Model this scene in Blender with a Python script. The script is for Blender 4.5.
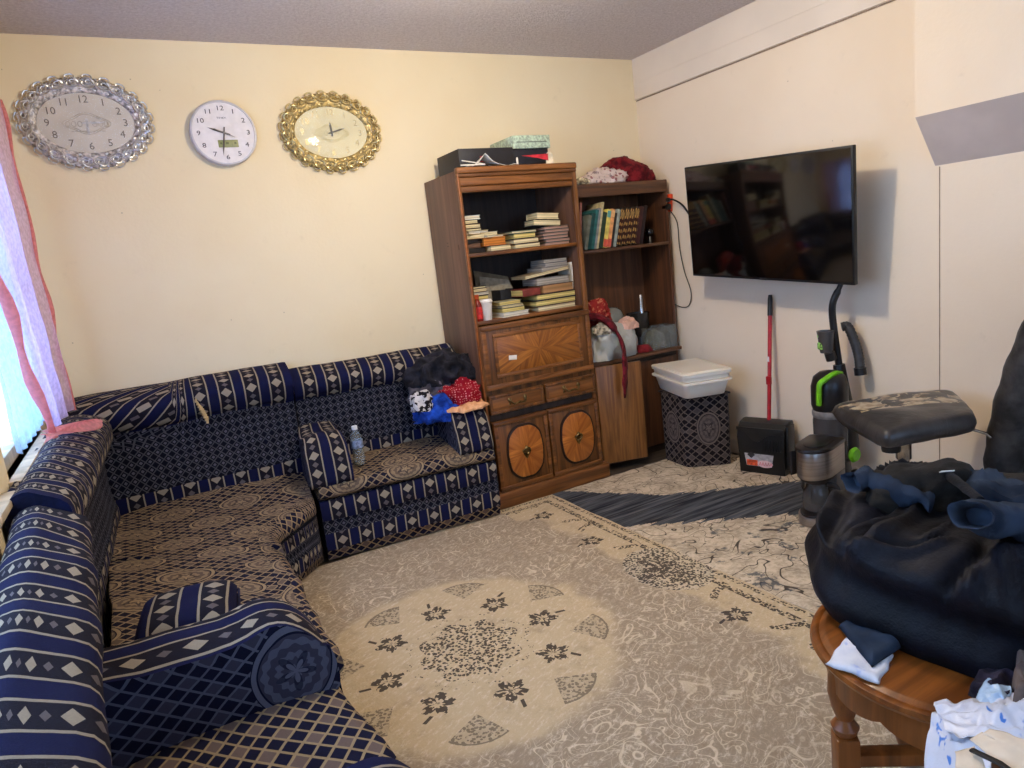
import bpy, bmesh, math, random
from mathutils import Vector, Matrix, noise as mnoise
PI = math.pi
random.seed(7)
for _o in list(bpy.data.objects):
    bpy.data.objects.remove(_o)
S = bpy.context.scene
COL = S.collection

# ------------------------------------------------------------------ camera, world, light, exposure
CAM_H = 1.42
FPX = 686.58
YAW, PITCH, ROLL = 0.49115, 0.18190, -0.11476
_f = Vector((math.sin(YAW)*math.cos(PITCH), math.cos(YAW)*math.cos(PITCH), -math.sin(PITCH)))
_r = Vector((math.cos(YAW), -math.sin(YAW), 0))
_u = _r.cross(_f)
CR = math.cos(ROLL)*_r + math.sin(ROLL)*_u
CU = -math.sin(ROLL)*_r + math.cos(ROLL)*_u
cam_data = bpy.data.cameras.new('camera')
cam = bpy.data.objects.new('camera', cam_data)
COL.objects.link(cam)
cam.matrix_world = Matrix(((CR.x, CU.x, -_f.x, 0), (CR.y, CU.y, -_f.y, 0), (CR.z, CU.z, -_f.z, CAM_H), (0, 0, 0, 1)))
cam_data.sensor_width = 36
cam_data.lens = FPX/1024*36
cam_data.clip_start = 0.02
S.camera = cam
S.view_settings.view_transform = 'Standard'
S.view_settings.look = 'None'
S.view_settings.gamma = 1
S.view_settings.use_curve_mapping = False
S.view_settings.exposure = 0.0

world = bpy.data.worlds.new('daylight')
S.world = world
world.use_nodes = True
_bg = world.node_tree.nodes['Background']
_bg.inputs[0].default_value = (0.42, 0.62, 1.0, 1)
_bg.inputs[1].default_value = 8.2

LAMP = (1.42, 2.17, 2.42)
_l = bpy.data.lights.new('ceiling_bulb_light', 'POINT')
_l.energy = 66
_l.color = (1.0, 0.875, 0.67)
_l.shadow_soft_size = 0.05
lamp_light = bpy.data.objects.new('ceiling_bulb_light', _l)
lamp_light.location = LAMP
COL.objects.link(lamp_light)


def ray(x, y):
    return (CR*((x-512)/FPX) - CU*((y-384)/FPX) + _f)


def at(x, y, X=None, Y=None, Z=None):
    """point on the sight line of a pixel at a chosen wall distance or height"""
    d = ray(x, y)
    t = X/d.x if X is not None else Y/d.y if Y is not None else (Z-CAM_H)/d.z
    return Vector((0, 0, CAM_H)) + d*t


# ------------------------------------------------------------------ material helpers
def lin(c):
    return tuple((v/255/12.92 if v/255 <= .04045 else ((v/255+.055)/1.055)**2.4) for v in c) + (1,)


class E:
    """a float node socket with arithmetic"""
    def __init__(s, t, o): s.t, s.o = t, o
    def m(s, op, *a):
        n = s.t.nodes.new('ShaderNodeMath'); n.operation = op
        for i, v in enumerate((s,)+a):
            if isinstance(v, E): s.t.links.new(v.o, n.inputs[i])
            else: n.inputs[i].default_value = v
        return E(s.t, n.outputs[0])
    def __add__(s, b): return s.m('ADD', b)
    __radd__ = __add__
    def __sub__(s, b): return s.m('SUBTRACT', b)
    def __rsub__(s, b): return (s*-1)+b
    def __mul__(s, b): return s.m('MULTIPLY', b)
    __rmul__ = __mul__
    def __truediv__(s, b): return s.m('DIVIDE', b)
    def lt(s, b): return s.m('LESS_THAN', b)
    def gt(s, b): return s.m('GREATER_THAN', b)
    def min(s, b): return s.m('MINIMUM', b)
    def max(s, b): return s.m('MAXIMUM', b)
    def abs(s): return s.m('ABSOLUTE')
    def frac(s): return s.m('FRACT')
    def floor(s): return s.m('FLOOR')
    def sin(s): return s.m('SINE')
    def cos(s): return s.m('COSINE')
    def sqrt(s): return s.m('SQRT')
    def atan2(s, b): return s.m('ARCTAN2', b)
    def ss(s, a, b, lo=0., hi=1.):
        n = s.t.nodes.new('ShaderNodeMapRange'); n.interpolation_type = 'SMOOTHSTEP'
        s.t.links.new(s.o, n.inputs[0])
        n.inputs[1].default_value, n.inputs[2].default_value, n.inputs[3].default_value, n.inputs[4].default_value = a, b, lo, hi
        return E(s.t, n.outputs[0])


class M:
    """builder of one procedural principled material"""
    def __init__(s, name, rough=.6, metal=0., spec=.4):
        s.mat = bpy.data.materials.new(name); s.mat.use_nodes = True
        s.t = s.mat.node_tree
        s.b = s.t.nodes['Principled BSDF']
        s.b.inputs['Roughness'].default_value = rough
        s.b.inputs['Metallic'].default_value = metal
        s.b.inputs['Specular IOR Level'].default_value = spec
        s.tc = s.t.nodes.new('ShaderNodeTexCoord')
    def xyz(s, which='Object'):
        n = s.t.nodes.new('ShaderNodeSeparateXYZ'); s.t.links.new(s.tc.outputs[which], n.inputs[0])
        return [E(s.t, n.outputs[i]) for i in range(3)]
    def vec(s, *a):
        n = s.t.nodes.new('ShaderNodeCombineXYZ')
        for i, v in enumerate(a):
            if isinstance(v, E): s.t.links.new(v.o, n.inputs[i])
            else: n.inputs[i].default_value = v
        return n.outputs[0]
    def noise(s, v, scale, detail=2., rough=.5, dist=0.):
        n = s.t.nodes.new('ShaderNodeTexNoise'); s.t.links.new(v, n.inputs['Vector'])
        n.inputs['Scale'].default_value, n.inputs['Detail'].default_value = scale, detail
        n.inputs['Roughness'].default_value, n.inputs['Distortion'].default_value = rough, dist
        return E(s.t, n.outputs[0])
    def voro(s, v, scale, feature='F1', rnd=1.):
        n = s.t.nodes.new('ShaderNodeTexVoronoi'); n.feature = feature
        s.t.links.new(v, n.inputs['Vector']); n.inputs['Scale'].default_value = scale
        n.inputs['Randomness'].default_value = rnd
        return E(s.t, n.outputs['Distance'])
    def const(s, c):
        n = s.t.nodes.new('ShaderNodeRGB'); n.outputs[0].default_value = c if len(c) == 4 else lin(c)
        return n.outputs[0]
    def mix(s, a, b, f):
        n = s.t.nodes.new('ShaderNodeMix'); n.data_type = 'RGBA'
        for v, i in ((a, 6), (b, 7)):
            if isinstance(v, tuple): n.inputs[i].default_value = v if len(v) == 4 else lin(v)
            else: s.t.links.new(v, n.inputs[i])
        if isinstance(f, E): s.t.links.new(f.o, n.inputs[0])
        else: n.inputs[0].default_value = f
        return n.outputs[2]
    def color(s, c):
        if isinstance(c, tuple): s.b.inputs['Base Color'].default_value = lin(c)
        else: s.t.links.new(c, s.b.inputs['Base Color'])
        return s
    def bump(s, h, strength=.3, dist=.01):
        n = s.t.nodes.new('ShaderNodeBump'); n.inputs['Strength'].default_value = strength
        n.inputs['Distance'].default_value = dist
        s.t.links.new(h.o, n.inputs['Height']); s.t.links.new(n.outputs[0], s.b.inputs['Normal'])
        return s
    def rough(s, e): s.t.links.new(e.o, s.b.inputs['Roughness']); return s


MATS = {}
def simple(name, c, rough=.6, metal=0., var=.12, scale=30., spec=.4, bump=0.):
    if name in MATS: return MATS[name]
    m = M(name, rough, metal, spec)
    o = m.tc.outputs['Object']
    n = m.noise(o, scale, 3.)
    d = tuple(max(0, min(255, v*(1-var))) for v in c); l = tuple(max(0, min(255, v*(1+var))) for v in c)
    m.color(m.mix(d, l, n.ss(.3, .7)))
    if bump: m.bump(m.noise(o, scale*2, 4.), bump, .004)
    MATS[name] = m.mat
    return m.mat


def cloth(name, c, c2=None, var=.2, scale=18., weave=900., rough=.9):
    if name in MATS: return MATS[name]
    m = M(name, rough, 0, .15)
    o = m.tc.outputs['Object']
    n = m.noise(o, scale, 4., .6)
    d = tuple(v*(1-var) for v in c); l = c2 or tuple(min(255, v*(1+var)) for v in c)
    m.color(m.mix(d, l, n.ss(.35, .65)))
    m.bump(m.noise(o, weave*.25, 2.)+m.noise(o, 60, 3.)*2., .35, .003)
    m.b.inputs['Sheen Weight'].default_value = .03
    MATS[name] = m.mat
    return m.mat


def wood(name, dark, light, axis=2, scale=1., rough=.42, ring=1.):
    if name in MATS: return MATS[name]
    m = M(name, rough, 0, .45)
    x = m.xyz()
    st = [26., 26., 26.]; st[axis] = 1.6
    v = m.vec(x[0]*st[0]*scale, x[1]*st[1]*scale, x[2]*st[2]*scale)
    g = m.noise(v, 1., 4., .6, .6*ring)
    f = m.noise(v, 5.5, 3., .6)
    m.color(m.mix(m.mix(dark, light, g.ss(.3, .72)), dark, f.ss(.55, .8, 0, .55)))
    m.bump(f, .12, .002)
    MATS[name] = m.mat
    return m.mat


def clear(name, tint=(235, 240, 240), alpha=.25, rough=.08):
    """thin clear plastic / glass: see-through with a glossy skin"""
    if name in MATS: return MATS[name]
    m = M(name, rough, 0, .6); m.color(tint)
    tr = m.t.nodes.new('ShaderNodeBsdfTransparent'); tr.inputs[0].default_value = lin(tint)
    mx = m.t.nodes.new('ShaderNodeMixShader'); mx.inputs[0].default_value = alpha
    out = m.t.nodes['Material Output']
    m.t.links.new(tr.outputs[0], mx.inputs[1]); m.t.links.new(m.b.outputs[0], mx.inputs[2])
    m.t.links.new(mx.outputs[0], out.inputs[0])
    MATS[name] = m.mat
    return m.mat


def sheer(name, c, alpha=.6):
    if name in MATS: return MATS[name]
    m = M(name, .9); m.color(c)
    x, y, z = m.xyz()
    tl = m.t.nodes.new('ShaderNodeBsdfTranslucent'); tl.inputs[0].default_value = lin(c)
    df = m.t.nodes.new('ShaderNodeBsdfDiffuse'); df.inputs[0].default_value = lin(c)
    tr = m.t.nodes.new('ShaderNodeBsdfTransparent')
    a = m.t.nodes.new('ShaderNodeMixShader'); a.inputs[0].default_value = .5
    m.t.links.new(tl.outputs[0], a.inputs[1]); m.t.links.new(df.outputs[0], a.inputs[2])
    k = m.noise(m.vec(x*30., y*30., z*30.), 2., 3.)
    w = k.ss(.3, .7)*.2+(alpha-.1)
    b = m.t.nodes.new('ShaderNodeMixShader'); m.t.links.new(w.o, b.inputs[0])
    m.t.links.new(tr.outputs[0], b.inputs[1]); m.t.links.new(a.outputs[0], b.inputs[2])
    m.t.links.new(b.outputs[0], m.t.nodes['Material Output'].inputs[0])
    MATS[name] = m.mat
    return m.mat


# ------------------------------------------------------------------ mesh helpers
class MB:
    def __init__(s):
        s.v, s.f, s.uv, s.mi, s.mats = [], [], [], [], []
    def mat(s, m):
        if m not in s.mats: s.mats.append(m)
        return s.mats.index(m)
    def face(s, idx, uv=None, m=0):
        s.f.append(tuple(idx)); s.uv.append(uv); s.mi.append(m)
    def add_bm(s, bm, mx=None, m=0):
        base = len(s.v); mx = mx or Matrix()
        bm.verts.index_update(); bm.normal_update()
        for v in bm.verts: s.v.append(mx @ v.co)
        for f in bm.faces:
            n = f.normal; a = max(range(3), key=lambda i: abs(n[i])); i, j = ((1, 2), (0, 2), (0, 1))[a]
            s.face([base+v.index for v in f.verts], [(v.co[i], v.co[j]) for v in f.verts], m)
        bm.free(); return s
    def box(s, c, d, bev=0., m=0, rot=None, seg=2):
        bm = bmesh.new(); bmesh.ops.create_cube(bm, size=1)
        bmesh.ops.scale(bm, vec=d, verts=bm.verts)
        if bev: bmesh.ops.bevel(bm, geom=bm.edges[:], offset=min(bev, min(d)*.49), segments=seg, profile=.5, affect='EDGES')
        mx = Matrix.Translation(c)
        if rot is not None: mx = mx @ (rot if isinstance(rot, Matrix) else Matrix.Rotation(rot, 4, 'Z'))
        return s.add_bm(bm, mx, m)
    def prism(s, poly, z0, z1, bev=0., m=0, mx=None, seg=2):
        bm = bmesh.new()
        vs = [bm.verts.new((x, y, z0)) for x, y in poly]
        f = bm.faces.new(vs); f.normal_update()
        if f.normal.z > 0: f.normal_flip()
        r = bmesh.ops.extrude_face_region(bm, geom=[f])
        for v in r['geom']:
            if isinstance(v, bmesh.types.BMVert): v.co.z = z1
        bmesh.ops.recalc_face_normals(bm, faces=bm.faces[:])
        if bev: bmesh.ops.bevel(bm, geom=bm.edges[:], offset=bev, segments=seg, profile=.5, affect='EDGES')
        return s.add_bm(bm, mx, m)
    def lathe(s, prof, n=24, mx=None, m=0, cap=True, sx=1., sy=1.):
        base = len(s.v); mx = mx or Matrix()
        L = 0; ls = [0]
        for a, b in zip(prof, prof[1:]): L += math.hypot(b[0]-a[0], b[1]-a[1]); ls.append(L)
        for r, z in prof:
            for k in range(n):
                a = 2*PI*k/n; s.v.append(mx @ Vector((r*sx*math.cos(a), r*sy*math.sin(a), z)))
        for i in range(len(prof)-1):
            for k in range(n):
                k2 = (k+1) % n
                s.face([base+i*n+k, base+i*n+k2, base+(i+1)*n+k2, base+(i+1)*n+k],
                       [(k/n, ls[i]), ((k+1)/n, ls[i]), ((k+1)/n, ls[i+1]), (k/n, ls[i+1])], m)
        if cap:
            if prof[0][0] > 1e-5: s.face([base+k for k in reversed(range(n))], None, m)
            if prof[-1][0] > 1e-5: s.face([base+(len(prof)-1)*n+k for k in range(n)], None, m)
        return s
    def tube(s, path, r, n=8, m=0, cap=True, flat=1., closed=False):
        base = len(s.v); path = [Vector(p) for p in path]; N = len(path); L = 0
        up = Vector((0, 0, 1)); prev = None
        for i, p in enumerate(path):
            a = path[(i-1) % N] if closed else path[max(i-1, 0)]; b = path[(i+1) % N] if closed else path[min(i+1, N-1)]
            t = (b-a).normalized()
            if prev is None:
                x = t.cross(up)
                if x.length < .05: x = t.cross(Vector((0, 1, 0)))
            else: x = prev - t*prev.dot(t)
            x.normalize(); prev = x; y = t.cross(x)
            rr = r[i] if isinstance(r, (list, tuple)) else r
            for k in range(n):
                q = 2*PI*k/n; s.v.append(p + x*math.cos(q)*rr + y*math.sin(q)*rr*flat)
        M_ = N if closed else N-1
        for i in range(M_):
            l2 = L + (path[(i+1) % N]-path[i]).length; j = (i+1) % N
            for k in range(n):
                k2 = (k+1) % n
                s.face([base+i*n+k, base+i*n+k2, base+j*n+k2, base+j*n+k], [(k/n, L), ((k+1)/n, L), ((k+1)/n, l2), (k/n, l2)], m)
            L = l2
        if cap and not closed:
            s.face([base+k for k in reversed(range(n))], None, m); s.face([base+(N-1)*n+k for k in range(n)], None, m)
        return s
    def grid(s, fn, nu, nv, m=0, uvs=(1., 1.), back=False):
        base = len(s.v)
        for j in range(nv+1):
            for i in range(nu+1): s.v.append(Vector(fn(i/nu, j/nv)))
        for j in range(nv):
            for i in range(nu):
                q = [base+j*(nu+1)+i, base+j*(nu+1)+i+1, base+(j+1)*(nu+1)+i+1, base+(j+1)*(nu+1)+i]
                uv = [(i/nu*uvs[0], j/nv*uvs[1]), ((i+1)/nu*uvs[0], j/nv*uvs[1]), ((i+1)/nu*uvs[0], (j+1)/nv*uvs[1]), (i/nu*uvs[0], (j+1)/nv*uvs[1])]
                if back: q.reverse(); uv.reverse()
                s.face(q, uv, m)
        return s
    def ball(s, c, r, m=0, sub=2, mx=None):
        bm = bmesh.new(); bmesh.ops.create_icosphere(bm, subdivisions=sub, radius=1)
        rr = r if isinstance(r, (tuple, list)) else (r, r, r)
        return s.add_bm(bm, Matrix.Translation(c) @ (mx or Matrix()) @ Matrix.Diagonal((*rr, 1)), m)
    def build(s, name, mats, parent=None, world=False, smooth=True, sharp=38):
        me = bpy.data.meshes.new(name)
        off = parent.location if (parent is not None and world) else Vector((0, 0, 0))
        me.from_pydata([tuple(Vector(v)-off) for v in s.v], [], s.f)
        uvl = me.uv_layers.new(name='UVMap')
        k = 0
        for p, uv in zip(me.polygons, s.uv):
            for j in range(p.loop_total):
                uvl.data[p.loop_start+j].uv = uv[j] if uv else (s.v[me.loops[p.loop_start+j].vertex_index][0], s.v[me.loops[p.loop_start+j].vertex_index][1])
        for mt in (mats if isinstance(mats, (list, tuple)) else [mats]): me.materials.append(mt)
        for p, mi in zip(me.polygons, s.mi): p.material_index = mi
        if smooth:
            me.polygons.foreach_set('use_smooth', [True]*len(me.polygons))
            me.set_sharp_from_angle(angle=math.radians(sharp))
        me.update()
        o = bpy.data.objects.new(name, me); COL.objects.link(o)
        if parent is not None: o.parent = parent
        return o


def fix_normals(o):
    bm = bmesh.new(); bm.from_mesh(o.data); bmesh.ops.recalc_face_normals(bm, faces=bm.faces[:]); bm.to_mesh(o.data); bm.free()
    return o


def tag(o, label, cat, group=None, kind=None):
    o['label'] = label; o['category'] = cat
    if group: o['group'] = group
    if kind: o['kind'] = kind
    return o


def thing(name, label, cat, loc=(0, 0, 0), rz=0., group=None, mx=None):
    o = bpy.data.objects.new(name, None); COL.objects.link(o)
    o.empty_display_size = .05
    if mx is not None: o.matrix_world = mx
    else: o.location = loc; o.rotation_euler = (0, 0, rz)
    return tag(o, label, cat, group)


def structure(o):
    o['kind'] = 'structure'; return o


def smooth_path(pts, n=6):
    """Catmull-Rom through points"""
    P = [Vector(p) for p in pts]; out = []
    for i in range(len(P)-1):
        a, b, c, d = P[max(i-1, 0)], P[i], P[i+1], P[min(i+2, len(P)-1)]
        for k in range(n):
            t = k/n
            out.append(.5*((2*b)+(c-a)*t+(2*a-5*b+4*c-d)*t*t+(3*b-a-3*c+d)*t**3))
    out.append(P[-1]); return out


TXT = {}
def text_mb(mb, s, size, mx, depth=.001, m=0, align='CENTER'):
    cu = bpy.data.curves.new('lettering', 'FONT'); cu.body = s; cu.size = size; cu.extrude = depth
    cu.align_x = align; cu.align_y = 'CENTER'; cu.resolution_u = 2
    o = bpy.data.objects.new('lettering', cu); COL.objects.link(o)
    dg = bpy.context.evaluated_depsgraph_get(); dg.update()
    me = bpy.data.meshes.new_from_object(o.evaluated_get(dg))
    base = len(mb.v)
    for v in me.vertices: mb.v.append(mx @ v.co)
    for p in me.polygons: mb.face([base+i for i in p.vertices], None, m)
    bpy.data.objects.remove(o); bpy.data.curves.remove(cu); bpy.data.meshes.remove(me)


def ridged(p, seed, freq, octs=3):
    a = 0; w = 1; tot = 0; q = Vector(p)*freq + Vector((seed*3.1, seed*7.7, seed*1.3))
    for _ in range(octs):
        a += w*(1-abs(mnoise.noise(q))*2); tot += w; w *= .5; q = q*2.03
    return a/tot


def lump(name, c, r, mat, parent=None, seed=1, amp=.03, freq=9., rz=0., sub=5, flat=.18, power=.75, stretch=(1, 1, 1), lean=(0, 0), world=False, wave=.0, mats=None):
    """a crumpled heap of cloth resting on height c[2]"""
    mb = MB(); bm = bmesh.new(); bmesh.ops.create_icosphere(bm, subdivisions=sub, radius=1)
    R = Matrix.Rotation(rz, 3, 'Z')
    for v in bm.verts:
        n = v.co.normalized()
        lowf = mnoise.noise(n*1.3+Vector((seed*5.1, seed, 2.2)))*.28
        hz = (abs(n.z)**power)*(1 if n.z > 0 else -flat)
        k = 1+lowf
        p = Vector((n.x*r[0]*k, n.y*r[1]*k, hz*r[2]*(1+lowf*.8)))
        q = Vector((p.x*stretch[0], p.y*stretch[1], p.z*stretch[2]))
        w = mnoise.noise(q*freq*.45+Vector((seed, 0, 9)))*.35
        d = (ridged(q+Vector((w*.2, w*.15, 0)), seed, freq)-.45)*amp
        nn = Vector((n.x/r[0], n.y/r[1], n.z/r[2])).normalized()
        p += nn*d
        if wave: p += nn*wave*math.sin(q.x*freq*2.2+w*9)
        p.x += lean[0]*p.z; p.y += lean[1]*p.z
        p = R @ p
        p.z = max(p.z, 0.001+.004*abs(n.x))
        v.co = p
    mb.add_bm(bm, Matrix.Translation(c))
    return mb.build(name, mats or mat, parent, world=world, sharp=180)


# ------------------------------------------------------------------ room shell
XL, XR, YB, YN, ZC = -0.40, 3.278, 3.868, -2.3, 2.632


def wall_mat(name, base, stain, rough=.85):
    m = M(name, rough, 0, .25); o = m.tc.outputs['Object']
    n1 = m.noise(o, 1.1, 4., .55); n2 = m.noise(o, 7., 5., .7)
    v = m.voro(o, 9.); spots = v.lt(.03)*m.noise(o, 2.3, 2.).gt(.5)
    c = m.mix(base, stain, n1.ss(.42, .75, 0, .55))
    c = m.mix(c, tuple(x*.86 for x in stain), n2.ss(.6, .85, 0, .4))
    c = m.mix(c, (120, 100, 80), spots*.5)
    m.color(c); m.bump(m.noise(o, 55, 5., .6), .25, .004)
    return m.mat
M_BACK = wall_mat('cream_wall_paint', (238, 220, 184), (230, 206, 162))
M_RIGHT = wall_mat('white_panel_paint', (238, 221, 199), (230, 210, 184))
mm = M('popcorn_ceiling', .95, 0, .1); _o = mm.tc.outputs['Object']
_n = mm.noise(_o, 60, 6., .75); mm.color(mm.mix((218, 206, 204), (242, 232, 230), _n.ss(.3, .7))).bump(mm.noise(_o, 42, 6., .8), 1., .02)
M_CEIL = mm.mat
mm = M('worn_floor_boards', .6); x, y, z = mm.xyz()
mm.color(mm.mix((52, 44, 38), (86, 72, 60), mm.noise(mm.vec(x*2., y*20., z), 3., 4.).ss(.3, .7)))
M_FLOOR = mm.mat
M_TRIM = simple('painted_trim', (230, 216, 200), .7, var=.015, scale=3)
M_SEAM = simple('dark_gap', (142, 122, 104), .9, var=.1)
M_SOFFIT = simple('soffit_underside_grey', (196, 182, 176), .85, var=.03, scale=5)  # greyer tone for the sloped underside of the bulkhead

T = .10
structure(MB().box(((XL+XR)/2, (YB+YN)/2, -T/2), (XR-XL+2*T, YB-YN+2*T, T)).build('floor', M_FLOOR, smooth=False))
structure(MB().box(((XL+XR)/2, (YB+YN)/2, ZC+T/2), (XR-XL+2*T, YB-YN+2*T, T)).build('ceiling', M_CEIL, smooth=False))
structure(MB().box(((XL+XR)/2, YB+T/2, ZC/2), (XR-XL+2*T, T, ZC)).build('wall_back', M_BACK, smooth=False))
wn = MB()
NX0, NX1, NZ0, NZ1 = .3, 2.5, .85, 2.2  # opening cut for the added fill window behind the camera
wn.box(((XL-T+NX0)/2, YN-T/2, ZC/2), (NX0-XL+T, T, ZC)); wn.box(((XR+T+NX1)/2, YN-T/2, ZC/2), (XR+T-NX1, T, ZC))
wn.box(((NX0+NX1)/2, YN-T/2, NZ0/2), (NX1-NX0, T, NZ0)); wn.box(((NX0+NX1)/2, YN-T/2, (NZ1+ZC)/2), (NX1-NX0, T, ZC-NZ1))
structure(wn.build('wall_near', M_RIGHT, smooth=False))
structure(MB().box((XR+T/2, (YB+YN)/2, ZC/2), (T, YB-YN, ZC)).build('wall_right', M_RIGHT, smooth=False))
# left wall with a two-light window
WY0, WYM0, WYM1, WY1, WZ0, WZ1 = 0.55, 2.28, 2.46, 3.36, 0.94, 2.16
wl = MB()
wl.box((XL-T/2, (YB+YN)/2, WZ0/2), (T, YB-YN, WZ0))
wl.box((XL-T/2, (YB+YN)/2, (WZ1+ZC)/2), (T, YB-YN, ZC-WZ1))
for a, b in ((YN, WY0), (WYM0, WYM1), (WY1, YB)):
    wl.box((XL-T/2, (a+b)/2, (WZ0+WZ1)/2), (T, b-a, WZ1-WZ0))
structure(wl.build('wall_left', M_BACK, smooth=False))
M_FRAME = simple('window_frame_paint', (196, 178, 150), .55, var=.1, scale=14)
M_GLASS = clear('window_glass', (245, 250, 252), .06, .02)
for i, (a, b) in enumerate(((WYM1, WY1), (WY0, WYM0))):
    fr = MB()
    w = .045
    for yy in (a+w/2, b-w/2): fr.box((XL-.05, yy, (WZ0+WZ1)/2), (.06, w, WZ1-WZ0), .004)
    for zz in (WZ0+w/2, WZ1-w/2, (WZ0+WZ1)/2): fr.box((XL-.05, (a+b)/2, zz), (.056, b-a-.01, w), .004)
    fo = structure(fr.build('window_%d' % (i+1), M_FRAME))
    MB().box((XL-.055, (a+b)/2, (WZ0+WZ1)/2), (.006, b-a-.03, WZ1-WZ0-.03)).build('pane', M_GLASS, fo)
    MB().box((XL-.004, (a+b)/2, WZ0-.012), (.08, b-a+.06, .024), .006).build('sill', M_FRAME, fo)
fr = MB()  # unseen window, added behind the camera to let in cool fill daylight
for xx in (NX0+.025, (NX0+NX1)/2, NX1-.025): fr.box((xx, YN-.05, (NZ0+NZ1)/2), (.05, .06, NZ1-NZ0), .004)
for zz in (NZ0+.025, NZ1-.025): fr.box(((NX0+NX1)/2, YN-.05, zz), (NX1-NX0-.01, .056, .05), .004)
fo = structure(fr.build('window_3', M_FRAME))
MB().box(((NX0+NX1)/2, YN-.055, (NZ0+NZ1)/2), (NX1-NX0-.03, .006, NZ1-NZ0-.03)).build('pane', M_GLASS, fo)
# board along the top of the right wall, its gap, and the panel seam
tb = MB().box((XR-.006, (YB+1.0)/2, (2.37+ZC)/2), (.012, YB-1.0, ZC-2.37), .002)
tb.box((XR-.0135, (YB+1.0)/2, 2.475), (.003, YB-1.0, .004))
structure(tb.build('trim_1', M_TRIM, smooth=False))
structure(MB().box((XR-.004, (YB+1.0)/2, 2.364), (.008, YB-1.02, .005)).build('trim_2', M_SEAM, smooth=False))
structure(MB().box((XR-.0012, 1.842, .8), (.0024, .0035, 1.6)).build('trim_3', M_SEAM, smooth=False))
# sloped bulkhead over the right side
sf = MB(); b0 = len(sf.v)
prof = [(XR+.02, ZC), (XR-.15, ZC), (XR-.15, 1.816), (XR+.02, 1.578)]
for yy in (1.862, YN):
    for px, pz in prof: sf.v.append(Vector((px, yy, pz)))
for i in range(4):
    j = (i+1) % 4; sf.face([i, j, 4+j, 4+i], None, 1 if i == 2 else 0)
sf.face([0, 3, 2, 1]); sf.face([4, 5, 6, 7])
structure(fix_normals(sf.build('trim_4', [M_RIGHT, M_SOFFIT], smooth=False)))
structure(MB().box((XR-.007, 3.0, .045), (.014, 1.7, .09), .004).build('baseboard_right', M_TRIM))
cl = thing('ceiling_lamp', 'small round ceiling lamp with a bare warm bulb above the rug', 'lamp', (LAMP[0], LAMP[1], ZC))
MB().lathe([(.0, 0), (.06, 0), (.06, -.02), (.025, -.03), (.022, -.06), (.005, -.062), (.005, -.075), (.018, -.077), (.018, -.09), (0, -.09)], 20).build('lamp_base', simple('white_enamel', (230, 228, 222), .4), cl)
em = M('lit_bulb'); em.b.inputs['Emission Color'].default_value = (1, .8, .55, 1); em.b.inputs['Emission Strength'].default_value = 8
MB().lathe([(.0, -.155), (.012, -.153), (.026, -.14), (.03, -.125), (.026, -.11), (.014, -.09)], 16).build('bulb', em.mat, cl)

# ------------------------------------------------------------------ rugs
def curls(m, v, scale, width, seed):
    """thin scrolling lines: level sets of a warped noise"""
    n = m.noise(v, scale, 1.5, .4, 1.2)
    k = (n*7.+seed).frac()-.5
    return k.abs().ss(width, width*.5)

rm = M('beige_patterned_rug', .95, 0, .05)
X, Y, Z = rm.xyz()
P2 = rm.vec(X, Y, 0.)
cx, cy = .87, 2.2
dx, dy = X-cx, Y-cy
r = (dx*dx+dy*dy).sqrt(); a = dy.atan2(dx)
wob = rm.noise(P2, 5., 3.)
tanc, greyc, palec, ink = (196, 174, 140), (150, 133, 114), (216, 198, 170), (34, 30, 36)
edge = (X*-1.+1.99).min(Y*-1.+3.378+X.lt(1.62)*10.)
zone = (r+wob*.16).ss(.60, .68) * (edge+wob*.3).ss(.36, .44)
col = rm.mix(tanc, greyc, zone*.85)
scr = curls(rm, P2, 6.5, .085, .1).max(curls(rm, rm.vec(X+7., Y, 2.), 12., .09, .4)*.7)
col = rm.mix(col, palec, scr*zone*.8*rm.noise(P2, 3., 2.).ss(.3, .6, .35, 1.))
mot = rm.noise(P2, 9., 5., .7)
col = rm.mix(col, (140, 120, 98), mot.ss(.48, .8, 0, .6))
col = rm.mix(col, (226, 208, 184), rm.noise(rm.vec(X*.7+Y*.35, Y*1.6-X*.8, 0.), 34., 5., .75).ss(.48, .72, 0, .7))
col = rm.mix(col, (196, 152, 70), rm.noise(rm.vec(X, Y, 3.), 2.2, 3.).ss(.55, .8, 0, .45)*(X*-1.+.75).ss(0., .4))
spk = rm.voro(P2, 76.)
spk2 = rm.noise(P2, 60., 2., .6)
speck = (spk2.gt(.44))*(spk.lt(.62))
# centre medallion with eight lobes
lob = (a*8.).cos()*.018
med = r.lt(lob+.185)
clus = (((a*8.).cos()*.5+.5)*((r*34.).sin()*.5+.5)+rm.noise(P2, 30., 2.)*.7).gt(.60)
dots = rm.voro(P2, 84.).lt(.50)
f_ink = med*dots*(clus.max(spk2.gt(.40))).max(med*clus*spk2.gt(.46))
f_ink = f_ink.max((r-.225-lob).abs().lt(.012)*spk.lt(.28)*spk2.gt(.46))
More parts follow.
